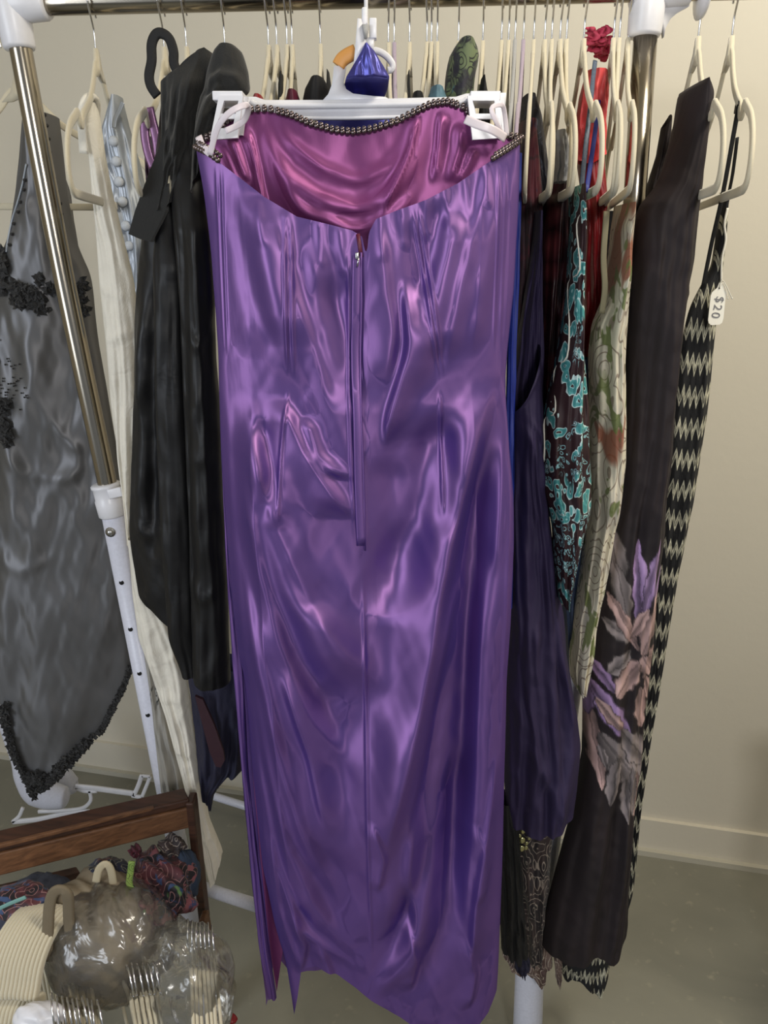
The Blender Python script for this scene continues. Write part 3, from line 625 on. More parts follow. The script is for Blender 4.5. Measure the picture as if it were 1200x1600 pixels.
for x, y in [(76, 182), (79, 200), (82, 220), (84, 240), (86, 262), (90, 280), (94, 300), (97, 318), (100, 335)] + [(52+1*k, 300-0*k) for k in range(0)] + [(54, 285), (51, 300), (46, 318), (41, 333), (33, 350), (31, 366), (28, 385)]: jet.append(ico(near(gs, x, y), .0032, 1))
mk('jet_bead', *join(jet), BLACKL, sd)['kind'] = 'stuff'
def applique(regions, rad=7, seed=0, scat=0):
    r = random.Random(seed); parts = []
    for (x0, y0, x1, y1, wd, n) in regions:
        for k in range(n):
            t = r.random(); a = r.uniform(0, 6.28); rr = wd*math.sqrt(r.random()); x = x0+(x1-x0)*t+rr*math.cos(a); y = y0+(y1-y0)*t+rr*math.sin(a)
            if x < -35: continue
            c = near(gs, x, y, .003+.006*r.random()); m_ = 7; sz = rad*r.uniform(.6, 1.3)*.0010; ph = r.uniform(0, 6)
            rim = [c + np.array((math.cos(6.283*j/m_+ph)*sz*(1.25 if j % 2 else .7), -.002+.005*r.uniform(-1, 1), math.sin(6.283*j/m_+ph)*sz*(1.25 if j % 2 else .7))) for j in range(m_)]
            cc = c + np.array((0, -.004, 0)); parts.append(([cc]+rim+[c+np.array((0, .003, 0))], [[0, 1+j, 1+(j+1) % m_] for j in range(m_)] + [[m_+1, 1+(j+1) % m_, 1+j] for j in range(m_)]))
    V, F = join(parts); o = mk('lace_applique', V, F, BLACKL, sd, smooth=False); o['kind'] = 'stuff'; return o
applique([(12, 398, 14, 455, 11, 90), (-10, 400, 0, 440, 8, 20)], 7, 1)
applique([(36, 440, 50, 475, 8, 40), (50, 445, 60, 455, 6, 22), (68, 455, 82, 480, 11, 60), (78, 440, 80, 430, 4, 14), (90, 455, 96, 440, 6, 12)], 6, 2)
applique([(128, 440, 134, 490, 7, 50)], 6, 3)
applique([(-6, 605, 6, 650, 9, 60), (22, 625, 28, 630, 8, 22), (24, 650, 34, 680, 8, 45), (5, 668, 20, 668, 5, 16), (-8, 540, 4, 560, 3, 6)], 7, 4)
applique([(22, 1085, 24, 1135, 8, 100), (28, 1135, 38, 1185, 11, 130), (40, 1185, 62, 1226, 11, 130), (62, 1195, 78, 1200, 12, 70)], 6, 5)
applique([(100, 1192, 132, 1158, 10, 90), (120, 1175, 150, 1145, 9, 90), (165, 1140, 195, 1105, 8, 100), (195, 1105, 202, 1062, 5, 60), (202, 1060, 208, 1040, 4, 20), (80, 1215, 100, 1195, 7, 40)], 6, 6)
jet = [ico(near(gs, random.gauss(30, 16), random.gauss(590, 24)), .0018, 1) for k in range(50)]
mk('jet_bead', *join(jet), BLACKL, sd)['kind'] = 'stuff'
cloth('back_layer', [(200, 42, 72), (300, 50, 108), (400, 60, 122), (500, 60, 140), (600, 50, 150)], 1.46, .01, SILVER, sd, nu=16, nv=30)
# ------------------------------------------------------------ grey buttoned dress and cream linen dress
gd = root('buttoned_dress', 'pale grey satin dress with a row of cloth covered buttons beside the left pole', 'dress', tuple(P(185, 460, 1.22)))
gg = cloth('bodice', [(150, 176, 186), (200, 158, 200), (260, 160, 218), (330, 172, 232), (420, 190, 240), (520, 190, 240)], 1.24, .02, GREYSAT, gd, nu=30, nv=60, wav=(.004, 2), ns=.003, folds=[([(150, 170), (170, 300), (200, 450)], 10, .006, 'v')])
for x, y in [(186, 227), (188, 257), (192, 286), (196, 319), (201, 356), (206, 384)]:
    V, F = ico(near(gg, x, y, .004), .0075, 2, (1, .7, 1)); mk('cloth_button', V, F, BTN, gd)
V, F = strip([P(x, y, 1.18) for x, y in ((192, 160), (187, 172), (180, 186), (178, 200))], .003, .001); mk('placket_edge', V, F, GREYSAT, gd)
wd_ = root('linen_dress', 'cream linen dress leaning out from behind the black jacket beside the left pole', 'dress', tuple(P(300, 1370, 1.2)))
gl_ = cloth('upper_body', [(160, 126, 146), (185, 130, 152), (240, 138, 160), (300, 143, 172), (380, 150, 192), (440, 154, 206), (520, 162, 216), (640, 173, 220), (760, 190, 214), (850, 200, 212)], 1.15, .018, LINEN, wd_, [(0, 160), (1, 160)], None, [([(150, 440), (175, 460), (210, 468)], 4, .003, 'h'), ([(180, 470), (186, 600), (195, 800)], 4, .003, 'v'), ([(160, 525), (180, 530), (215, 515)], 6, .004, 'h')], nu=40, nv=120, wav=(.003, 2), ns=.003)
V, F = strip([P(x, y, yy) for x, y, yy in ((131, 240, 1.125), (128, 190, 1.12), (130, 166, 1.12), (138, 152, 1.13), (150, 158, 1.15), (150, 182, 1.172))], .006, .002); mk('strap', V, F, LINEN, wd_)
cloth('skirt', [(840, 200, 216), (930, 206, 248), (1000, 216, 277), (1060, 238, 290), (1120, 258, 299), (1230, 288, 315), (1290, 305, 328), (1335, 316, 346), (1376, 326, 352)], 1.13, .02, LINEN, wd_, None, [(0, 1380), (.5, 1372), (1, 1338)], [([(225, 1000), (262, 1130), (300, 1250)], 6, .005, 'v'), ([(230, 1010), (262, 1030), (290, 1010)], 6, .004, 'h'), ([(250, 1090), (280, 1085), (300, 1095)], 6, .004, 'h'), ([(270, 1160), (300, 1172), (312, 1160)], 7, .005, 'h'), ([(280, 1230), (300, 1250), (318, 1240)], 7, .005, 'h'), ([(300, 1290), (320, 1310), (340, 1300)], 6, .005, 'h')], nu=40, nv=140, wav=(.004, 2), ns=.005, seed=4)
m = M('grey_print'); v = m.coord('Object', (1, 1, .5)); n1 = m.noise(14, v, 2, 2.); sw = m.mth('SINE', m.mth('MULTIPLY', n1, 60.)); nn = m.ramp(m.noise(11, m.coord(), 1), [(.55, 0.), (.6, 1.)])
GPRINT = m.set(m.mix(m.mth('MULTIPLY', m.ramp(sw, [(.55, 0.), (.7, 1.)]), nn), lin((158, 155, 148)), lin((40, 42, 40))), .8)
gp = cloth('printed_scarf', [(915, 216, 224), (1000, 222, 244), (1100, 236, 262), (1180, 244, 280), (1236, 250, 294)], 1.19, .02, GPRINT, None, nu=24, nv=60, wav=(.005, 2.5), seed=8)
tag(gp.o, 'pale grey fabric with black line flowers hanging between the pole and the cream linen', 'garment')
# ------------------------------------------------------------ black jacket
bj = root('leather_jacket', 'long black leather jacket with big lapels hanging left of the purple gown', 'jacket', tuple(P(280, 1060, 1.0)))
cloth('body', [(110, 275, 330), (130, 252, 345), (200, 246, 350), (260, 238, 345), (340, 220, 335), (400, 216, 330), (500, 208, 330), (650, 206, 335), (760, 202, 340), (830, 199, 345), (880, 206, 348), (940, 216, 350), (970, 236, 352), (1005, 252, 352), (1050, 290, 350)], 1.06, .04, LEATHER, bj, [(0, 130), (.3, 110), (.7, 90), (1, 110)], [(0, 930), (.2, 960), (.45, 985), (.6, 1035), (.8, 1060), (1, 1060)],
      [([(236, 400), (222, 600), (225, 850)], 16, .010, 'v'), ([(255, 420), (250, 600), (246, 900)], 9, -.007, 'v'), ([(268, 380), (262, 600), (275, 950)], 12, .008, 'v'), ([(210, 800), (240, 830), (290, 790)], 8, .005, 'h'), ([(215, 380), (240, 372), (262, 362)], 2.5, .003, 'h')], nu=70, nv=160, wav=(.002, 1.6), seed=5)
cloth('sleeve', [(250, 262, 325), (330, 268, 322), (400, 274, 328), (500, 280, 333), (190, 290, 312), (210, 276, 320), (650, 286, 340), (800, 292, 347), (950, 297, 354), (1066, 300, 358)], .985, .03, LEATHER, bj, bot=[(0, 1058), (.4, 1066), (1, 1068)], folds=[([(285, 260), (292, 500), (305, 1000)], 9, -.008, 'v'), ([(310, 330), (322, 600), (340, 1000)], 8, .006, 'vs'), ([(300, 520), (315, 540), (330, 525)], 7, .004, 'h'), ([(300, 900), (320, 930), (345, 915)], 7, .004, 'h'), ([(295, 700), (320, 715), (340, 705)], 8, .003, 'h')], nu=46, nv=130, wav=(.0015, 1.5), ns=.004, seed=6, top=[(0, 250), (.5, 190), (1, 240)], yf=lambda p: .985 + .06*np.clip((360-p)/150, 0, 1))
cloth('sleeve', [(270, 250, 275), (400, 238, 285), (600, 240, 290), (850, 250, 300), (1000, 262, 306), (1055, 285, 310)], 1.0, .02, LEATHER, bj, nu=24, nv=80, wav=(.002, 1), seed=7, yf=lambda p: 1.0 + .05*np.clip((420-p)/150, 0, 1))
lap = prism([(P(x, y, 1.0)[0], P(x, y, 1.0)[2]) for x, y in ((262, 205), (280, 190), (290, 215), (270, 270), (262, 330), (238, 378), (222, 374), (204, 366), (214, 330), (236, 270))], .992, 1.004)
mk('lapel', *lap, SUEDE, bj, smooth=False)
cloth('shoulder', [(74, 292, 330), (95, 268, 336), (118, 250, 335), (160, 250, 330), (210, 250, 318), (260, 250, 305), (330, 240, 285)], 1.02, .028, SUEDE, bj, [(0, 128), (.4, 108), (.6, 84), (.8, 78), (1, 84)], [(0, 330), (.5, 330), (1, 300)], [([(300, 100), (285, 200), (262, 300)], 14, .008, 'v'), ([(325, 100), (310, 180), (290, 260)], 8, -.006, 'v')], nu=40, nv=60, seed=9)
cloth('collar', [(73, 342, 368), (78, 334, 376), (90, 328, 380), (110, 322, 386), (135, 318, 389), (142, 316, 387), (150, 312, 372), (180, 306, 350), (240, 300, 325), (300, 298, 318)], .975, .026, SUEDE, bj, None, [(0, 300), (1, 260)], [([(320, 140), (350, 122), (385, 128)], 8, .008, 'h'), ([(350, 130), (325, 170), (308, 230)], 7, .007, 'v'), ([(318, 150), (350, 148), (385, 145)], 5, -.006, 'h')], nu=44, nv=60, wav=(.002, 2), seed=10)
V, F = strip([P(x, y, 1.06) for x, y in ((246, 150), (236, 135), (233, 118), (237, 95), (237, 70), (243, 55), (252, 52), (264, 60), (271, 80), (272, 100), (281, 118))], .006, .0025); tag(mk('halter_strap', V, F, BLACKF), 'black fabric halter loop standing up behind the hangers left of the jacket', 'strap')
V, F = strip([P(x, y, 1.04) for x, y in ((247, 60), (240, 90), (238, 120), (244, 150), (250, 170))], .009, .002)
sp = root('sequin_top', 'dark purple sparkling top whose straps show inside the hanger left of the jacket', 'top', tuple(P(238, 260, 1.08)))
V, F = strip([P(x, y, 1.06) for x, y in ((233, 168), (238, 190), (244, 215), (248, 245))], .006, .002); mk('strap', V, F, SPARK, sp)
V, F = strip([P(x, y, 1.07) for x, y in ((226, 190), (227, 215), (232, 240), (240, 262))], .006, .002); mk('strap', V, F, SPARK, sp)
cloth('bodice', [(215, 224, 250), (270, 226, 250), (300, 230, 255)], 1.12, .01, plain('aubergine', (66, 36, 58), .5), sp, nu=16, nv=16)
def single(name, label, cat, rows, Y, dep, mat, group=None, **k):
    G = cloth(name, rows, Y, dep, mat, None, **k); tag(G.o, label, cat, group); return G
single('dark_dress', 'dark navy dress hem with a rounded tail under the black jacket', 'dress', [(1040, 288, 392), (1100, 298, 392), (1170, 306, 388), (1200, 308, 385), (1230, 312, 352), (1254, 318, 350)], 1.12, .03, NAVYF, bot=[(0, 1225), (.2, 1252), (.5, 1256), (.62, 1235), (.7, 1208), (1, 1205)], nu=40, nv=50, wav=(.006, 3), seed=11)
V, F = prism([(P(x, y, 1.08)[0], P(x, y, 1.08)[2]) for x, y in ((306, 1085), (318, 1090), (336, 1130), (350, 1170), (352, 1185), (346, 1196), (338, 1194), (328, 1170))], 1.074, 1.08)
tag(mk('wine_tail', V, F, plain('wine_dark', (52, 26, 36), .6, nscale=80), smooth=False), 'dark wine pointed fabric tail edged in pink hanging under the jacket', 'garment')
# ------------------------------------------------------------ shoulders peeping over the white clip hanger
single('black_dress', 'black shoulder on the lone hanger over the white clip hanger', 'dress', [(124, 488, 503), (132, 478, 512), (142, 473, 516), (170, 470, 520), (300, 468, 524), (900, 462, 535)], 1.06, .03, BLACKF, nu=24, nv=50)
single('wine_blouse', 'wine coloured blouse shoulder over the left part of the clip hanger', 'blouse', [(142, 450, 462), (148, 447, 466), (156, 445, 468), (300, 440, 470), (600, 436, 470)], 1.05, .02, WINE, nu=16, nv=30)
single('red_blouse', 'red blouse shoulder just right of the black jacket collar', 'blouse', [(149, 398, 408), (155, 392, 413), (180, 385, 416), (300, 385, 420), (500, 385, 420)], 1.05, .02, RED, nu=16, nv=30)
single('black_blouse', 'black top shoulder left of the striped teal shoulder', 'top', [(145, 646, 660), (152, 643, 664), (300, 640, 664), (600, 636, 664)], 1.06, .02, BLACKF, nu=16, nv=30)
single('striped_top', 'teal striped shoulder under the close trio of hangers', 'top', [(136, 676, 692), (142, 670, 697), (152, 668, 701), (300, 664, 702), (700, 660, 702)], 1.05, .025, TEALF, nu=20, nv=30)
single('floral_dress', 'green and blue floral dress shoulder standing above the clip hanger', 'dress', [(62, 722, 738), (66, 716, 745), (76, 706, 749), (90, 702, 750), (110, 699, 744), (150, 696, 741), (300, 696, 740), (900, 690, 740)], 1.08, .03, FLORT, nu=30, nv=70, wav=(.003, 2))
single('black_cardigan', 'black shoulder between the floral dress and the right clip of the white hanger', 'cardigan', [(120, 754, 757), (140, 750, 761), (155, 744, 766), (300, 742, 770), (700, 740, 775)], 1.08, .02, BLACKF, nu=16, nv=30)
for x0, x1, x2, lb in ((433, 438, 443, 'narrow dark wine gap of clothing between the second and third left hangers'), (508, 511, 516, 'black sleeve edge right of the black shoulder'), (634, 638, 641, 'black sleeve edge between two ivory hangers over the gown')):
    single('dark_garment', lb, 'garment', [(112, x1, x1+2), (130, x0+2, x2), (200, x0, x2+2), (500, x0, x2+3)], 1.12, .02, BLACKF, nu=10, nv=20)
# ------------------------------------------------------------ right cluster of dresses
single('wine_floral_dress', 'wine floral velvet dress directly right of the purple gown', 'dress', [(190, 815, 838), (260, 806, 846), (350, 802, 850), (450, 800, 846), (600, 796, 842), (900, 795, 842)], 1.12, .04, ROSEP, nu=40, nv=90, wav=(.006, 3), seed=12)
single('royal_blue_dress', 'royal blue sliver of a dress beside the right edge of the purple gown', 'dress', [(240, 808, 816), (440, 796, 812), (540, 793, 807), (700, 790, 803), (950, 788, 800)], 1.0, .01, ROYAL, nu=10, nv=30)
single('dark_lace_top', 'black and navy lace top between the first hangers right of the gown', 'top', [(150, 818, 836), (180, 812, 848), (300, 824, 862), (420, 828, 862), (600, 826, 858)], 1.17, .03, pattern('navy_lace', (34, 36, 46), (24, 24, 30), (66, 72, 86), [(20, 20, 26)], 1.6), nu=30, nv=60, wav=(.005, 3), seed=13)
pd = root('jersey_dress', 'dark purple jersey dress hanging between the purple gown and the teal floral dress', 'dress', tuple(P(840, 1290, 1.05)))
PF = [([(800, 645), (820, 610), (845, 565)], 3, .004, 'v'), ([(812, 650), (830, 700), (838, 760), (836, 820)], 8, .008, 'v'), ([(822, 640), (850, 690), (845, 760)], 6, .006, 'v'), ([(806, 800), (820, 1000), (826, 1200)], 10, .008, 'v'), ([(845, 860), (858, 980), (868, 1150), (872, 1270)], 6, .009, 'vs'), ([(868, 940), (884, 1060), (900, 1150)], 6, .007, 'v'), ([(820, 1140), (850, 1200), (880, 1280)], 8, .006, 'v'), ([(835, 1000), (848, 1150), (840, 1280)], 10, -.008, 'v'), ([(800, 860), (812, 1000), (806, 1200)], 6, .006, 'v')]
gpd = cloth('skirt', [(540, 800, 846), (600, 796, 848), (700, 796, 850), (780, 798, 858), (860, 796, 868), (950, 794, 880), (1020, 792, 888), (1100, 790, 902), (1170, 788, 912), (1230, 788, 904), (1292, 792, 897)], 1.03, .045, DPURPLE, pd, [(0, 650), (.4, 615), (.75, 575), (1, 540)], [(0, 1285), (.5, 1292), (.8, 1284), (1, 1278)], PF, nu=90, nv=200, wav=(.006, 2.5), seed=14)
cloth('bodice', [(330, 838, 846), (430, 830, 848), (520, 812, 850), (600, 800, 850), (700, 798, 850)], 1.07, .03, DPURPLE, pd, nu=30, nv=50, folds=PF, seed=15)
single('maroon_dress', 'maroon sequinned dress under the grey padded shoulder', 'dress', [(282, 868, 892), (300, 858, 898), (400, 850, 900), (500, 846, 890), (600, 842, 880), (800, 840, 880)], 1.09, .04, MAROON, nu=40, nv=90, wav=(.007, 3), seed=16)
single('shoulder_pad', 'pale grey padded shoulder draped inside a hanger above the maroon dress', 'shoulder pad', [(203, 871, 885), (212, 868, 888), (240, 869, 889), (270, 868, 890), (284, 866, 892)], 1.03, .02, plain('grey_pad', (150, 150, 150), .8, nscale=100), nu=20, nv=20)
td = root('teal_floral_dress', 'brown dress with teal and white flowers, narrow at the top, right of the jersey dress', 'dress', tuple(P(890, 940, 1.02)))
gt = cloth('body', [(290, 902, 908), (330, 899, 912), (380, 897, 913), (440, 893, 913), (500, 886, 912), (545, 878, 913), (600, 866, 917), (650, 854, 922), (700, 850, 923), (760, 851, 924), (800, 862, 923), (830, 868, 915), (870, 870, 905), (900, 873, 898), (942, 878, 886)], 1.0, .04, TEAL, td, None, None, [([(905, 440), (895, 600), (890, 800)], 8, .010, 'v'), ([(880, 580), (870, 680), (880, 800)], 7, -.006, 'v'), ([(912, 560), (908, 700), (900, 860)], 5, -.006, 'v')], nu=50, nv=170, wav=(.005, 2.5), seed=17)
V, F = tube(bez([p for p in on(gt, [(906, 330), (899, 350), (899, 420), (892, 445), (888, 500), (882, 555), (870, 580), (864, 640), (853, 660), (851, 700), (849, 760)], .001)], 4), .0012, 6); mk('white_edging', V, F, THREAD, td)
V, F = strip([P(x, y, yy) for x, y, yy in ((930, 95, 1.12), (927, 120, 1.10), (922, 170, 1.05), (915, 230, 1.02), (908, 300, 1.0))], .003, .001); mk('strap', V, F, plain('blue_grey_strap', (70, 84, 104), .5, nscale=300, var=.5), td)
V, F = strip([P(x, y, yy) for x, y, yy in ((938, 118, 1.15), (935, 160, 1.12), (928, 220, 1.06), (916, 300, 1.0))], .003, .001); mk('strap', V, F, ROYAL, td)
single('slate_blue_dress', 'slate blue dress sliver below the teal floral dress', 'dress', [(560, 908, 924), (650, 912, 926), (800, 905, 920), (900, 880, 905), (960, 882, 902), (1050, 888, 898)], 1.10, .02, BLUES, nu=20, nv=60, seed=18)
rd = root('coral_dress', 'coral red dress with a pink ruffled shoulder among the right hangers', 'dress', tuple(P(930, 450, 1.1)))
cloth('bodice', [(110, 918, 950), (150, 906, 952), (200, 898, 950), (270, 896, 946), (300, 900, 944), (460, 906, 944)], 1.14, .02, CORAL, rd, None, [(0, 250), (.5, 258), (1, 240)], nu=30, nv=30, wav=(.006, 3), seed=19)
cloth('skirt', [(230, 902, 946), (300, 912, 950), (380, 914, 948), (440, 915, 945), (560, 900, 940)], 1.16, .03, RED, rd, nu=30, nv=40, wav=(.006, 3), seed=20)
rf = []
for k, (x, y, a, l) in enumerate([(938, 52, -.45, 24), (930, 62, -.2, 22), (944, 64, -.1, 20), (932, 76, .15, 22), (946, 78, -.3, 20), (940, 86, .5, 16), (926, 54, .9, 14)]):
    c = P(x, y, 1.16+.006*k); n = 14; pts = [c + np.array(((i/n-.5)*l*.001*math.cos(a), .004*math.sin(i*1.3+k), (i/n-.5)*l*.001*-math.sin(a)+.001*math.sin(i*1.9))) for i in range(n+1)]
    rf.append(strip(pts, .0065, .0012, (0, -1, .3)))
mk('ruffle', *join(rf), PINKR, rd)
single('black_slip', 'black slip between the coral dress and the cream paisley dress', 'slip', [(330, 940, 970), (420, 934, 960), (480, 922, 948), (560, 918, 935), (700, 916, 935)], 1.17, .02, BLACKF, nu=20, nv=40)
cr = root('paisley_dress', 'cream paisley dress with rust and green flowers left of the plum lily dress', 'dress', tuple(P(910, 1070, 1.05)))
gcr = cloth('body', [(318, 978, 984), (332, 974, 986), (360, 967, 985), (420, 960, 982), (470, 950, 980), (510, 932, 979), (560, 926, 978), (640, 925, 978), (720, 927, 977), (800, 926, 966), (860, 918, 952), (940, 908, 938), (1000, 900, 928), (1040, 896, 920), (1072, 898, 910)], 1.06, .045, CREAMP, cr, None, None, [([(975, 360), (958, 500), (955, 700), (940, 850)], 8, .010, 'v'), ([(955, 500), (940, 600), (940, 750)], 7, -.006, 'v'), ([(972, 450), (972, 600), (968, 750)], 5, .006, 'v'), ([(930, 900), (912, 1000)], 5, .005, 'v')], nu=50, nv=170, wav=(.005, 2.5), seed=21)
V, F = strip([P(x, y, 1.03) for x, y in ((948, 330), (943, 400), (945, 450), (940, 490))], .004, .001); mk('strap', V, F, plain('khaki_strap', (130, 124, 100), .7), cr)
# painted lily print
PK, LI, GR = (.50, .33, .31), (.34, .22, .42), (.27, .225, .225)
PET = [(962, 905, 951, 815, 20, GR), (972, 960, 955, 870, 18, GR), (985, 985, 938, 962, 18, GR), (978, 1000, 940, 1040, 16, GR), (988, 970, 988, 833, 15, LI), (990, 945, 1021, 830, 12, LI), (1000, 985, 1030, 880, 16, LI), (990, 1005, 1022, 915, 22, PK), (986, 998, 946, 920, 14, PK), (975, 985, 1000, 930, 10, PK),
       (955, 1066, 918, 1022, 12, LI), (988, 1013, 953, 1070, 22, PK), (990, 1005, 1018, 1048, 22, PK), (1000, 1010, 1024, 1010, 14, PK), (990, 1055, 998, 1130, 18, PK), (1003, 1045, 1012, 1090, 10, PK), (975, 1135, 914, 1055, 24, LI), (965, 1120, 925, 1080, 14, PK), (918, 1095, 934, 1215, 16, PK), (920, 1060, 912, 1120, 14, LI),
       (930, 1130, 1010, 1225, 38, GR), (960, 1120, 1012, 1190, 26, GR), (955, 1160, 944, 1240, 16, GR), (970, 1200, 974, 1270, 15, GR), (990, 1195, 991, 1270, 15, PK), (980, 1180, 986, 1265, 10, GR), (1004, 1200, 1003, 1262, 9, GR), (940, 1180, 930, 1150, 10, GR)]
def lily(px, py):
    wx = px + 1.2*nz(px/30, py/30, 5, 2); wy = py + 1.2*nz(px/30, py/30, 6, 2)
    base = np.array(lin((30, 21, 25))); sv = (nz(px/60, py/200, 8)*.12+1)[:, None]; col = base*sv
    for i, (x0, y0, x1, y1, w_, c) in enumerate(PET):
        L = math.hypot(x1-x0, y1-y0); ux, uy = (x1-x0)/L, (y1-y0)/L
        u = ((wx-x0)*ux + (wy-y0)*uy)/L; v = ((wx-x0)*-uy + (wy-y0)*ux)/(w_*.74)
        bd = np.sin(np.clip(u, 0, 1)*PI)**.75*(1+.12*np.sin(u*23+i)); ins = (u > 0) & (u < 1) & (np.abs(v) < bd)
        rel = np.abs(v)/np.maximum(bd, 1e-3)
        sh = .75 + .35*np.cos(v*5+i) + .3*np.maximum(0, nz(v*.9+i, u*1.2, i+20, 2)) ; sh = sh*np.where(rel > .86, .3, 1)*np.where(np.abs(v) < .07, .55, 1)*(.6+.6*u)
        cc = np.array(c)*np.clip(sh, .15, 1.7)[:, None]; col = np.where(ins[:, None], cc, col)
    return col
pl = root('lily_dress', 'dark plum dress with a large pale lily print hanging right of the pole', 'dress', tuple(P(930, 1485, 1.1)))
prow = [(130, 1091, 1092), (132, 1086, 1097), (137, 1080, 1103), (150, 1075, 1108), (180, 1070, 1106), (220, 1060, 1101), (260, 1048, 1098), (290, 1034, 1097), (318, 1010, 1096), (340, 1002, 1094), (400, 994, 1088), (440, 986, 1080), (480, 984, 1075), (560, 982, 1064), (650, 978, 1054), (750, 968, 1046), (830, 952, 1042), (870, 944, 1036), (940, 934, 1028), (1000, 925, 1024), (1100, 916, 1012), (1190, 914, 1004), (1240, 905, 998), (1300, 893, 992), (1400, 866, 986), (1450, 852, 984), (1500, 846, 978)]
LYF = [([(1050, 380), (1030, 600), (1010, 850), (990, 1100)], 14, .010, 'v'), ([(1075, 380), (1055, 480), (1045, 600), (1035, 800)], 6, .008, 'vs'), ([(1010, 420), (1000, 640), (980, 900)], 12, -.008, 'v'), ([(970, 1180), (950, 1320), (930, 1480)], 12, -.010, 'v'), ([(930, 1180), (915, 1300), (900, 1450)], 10, .008, 'v'), ([(985, 1250), (975, 1380), (965, 1480)], 10, .008, 'v'), ([(1060, 440), (1075, 470), (1062, 540)], 5, .006, 'v')]
gpl = cloth('body', prow, 1.06, .05, PLUM, pl, None, [(0, 1482), (.3, 1488), (.6, 1475), (.8, 1490), (1, 1462)], LYF, nu=110, nv=560, wav=(.005, 2.5), seed=22, ks=1, paint=lily)
cloth('shoulder_back', [(182, 1042, 1050), (200, 1036, 1049), (240, 1030, 1044), (290, 1014, 1038), (330, 1004, 1036), (380, 1000, 1040)], 1.16, .015, PLUM, pl, [(0, 200), (.5, 190), (1, 178)], None, nu=20, nv=40, seed=24, paint=lambda a, b: lily(a, b))
zd = root('zigzag_dress', 'long black and cream zigzag knitted dress at the far right of the rack', 'dress', tuple(P(1060, 1300, 1.16)))
gz = cloth('body', [(300, 1130, 1137), (360, 1124, 1135), (420, 1114, 1129), (450, 1095, 1126), (480, 1080, 1123), (520, 1070, 1119), (650, 1052, 1106), (780, 1040, 1086), (900, 1028, 1061), (1020, 1014, 1041), (1170, 996, 1016), (1290, 984, 1001), (1400, 960, 990), (1470, 930, 968)], 1.12, .012, ZIG, zd, None, None, [([(1110, 480), (1085, 700), (1050, 900)], 6, .006, 'v')], nu=40, nv=240, wav=(.0025, 2), ns=.002, seed=25)
V, F = strip([P(x, y, yy) for x, y, yy in ((1155, 163, 1.02), (1148, 200, 1.03), (1130, 300, 1.06), (1112, 380, 1.09), (1098, 450, 1.11))], .0028, .001); mk('strap', V, F, BLACKF, zd)
V, F = strip([P(x, y, yy) for x, y, yy in ((1148, 175, 1.1), (1150, 165, 1.06), (1156, 160, 1.02), (1158, 170, 1.02))], .0025, .001); mk('strap', V, F, BLACKF, zd)
V, F = strip([P(x, y, yy) for x, y, yy in ((1152, 215, 1.05), (1145, 270, 1.08), (1136, 320, 1.11), (1127, 400, 1.12))], .0022, .001); mk('strap', V, F, BLACKF, zd)
V, F = tube(bez([P(x, y, 1.105) for x, y in ((1137, 325), (1132, 350), (1134, 375), (1128, 405), (1127, 440))], 5), .0016, 6); mk('cream_edging', V, F, THREAD, zd)
# price tag with string
tg = root('price_tag', 'white swing price tag with pencilled price on the zigzag dress', 'price tag', tuple(P(1120, 505, 1.09)))
tp = [(1126, 440), (1130, 447), (1131, 453), (1134, 456), (1130, 497), (1128, 504), (1124, 507), (1111, 508), (1107, 505), (1106, 500), (1110, 462), (1112, 457), (1120, 450), (1123, 443)]
V, F = prism([(P(x, y, 1.09)[0], P(x, y, 1.09)[2]) for x, y in tp], 1.089, 1.0902); mk('card', V, F, PAPER, tg, smooth=False)
V, F = tube([P(1124, 450, 1.0895), P(1124, 450, 1.0885)], .0011, 10); mk('eyelet', V, F, BLACKH, tg)
V, F = join([tube(bez([P(x, y, 1.088) for x, y in ((1124, 450), (1128, 438), (1134, 445), (1142, 462), (1144, 466))], 4), .0007, 5), ico(P(1144, 466, 1.088), .0012, 1), ico(P(1137, 466, 1.088), .0012, 1), tube(bez([P(x, y, 1.088) for x, y in ((1125, 448), (1130, 442), (1134, 452), (1137, 465))], 4), .0006, 5)]); mk('string', V, F, THREAD, tg)
fc = bpy.data.curves.new('price', 'FONT'); fc.body = '$20'; fc.size = .0165; fc.extrude = .0001; fc.align_x = 'CENTER'; fc.align_y = 'CENTER'; fc.space_character = 1.25
tmp = bpy.data.objects.new('tmp', fc); C.objects.link(tmp); bpy.context.view_layer.update()
me = bpy.data.meshes.new_from_object(tmp); bpy.data.objects.remove(tmp)
Rm = Euler((PI/2, 0, 0)).to_matrix().to_4x4(); Rm = Matrix.Rotation(math.radians(97), 4, 'Y') @ Rm; me.transform(Rm)
me.materials.clear(); me.materials.append(INK); o = bpy.data.objects.new('price', me); C.objects.link(o); o.parent = tg; o.location = Vector(P(1121, 480, 1.0885)) - ORG[tg.name]
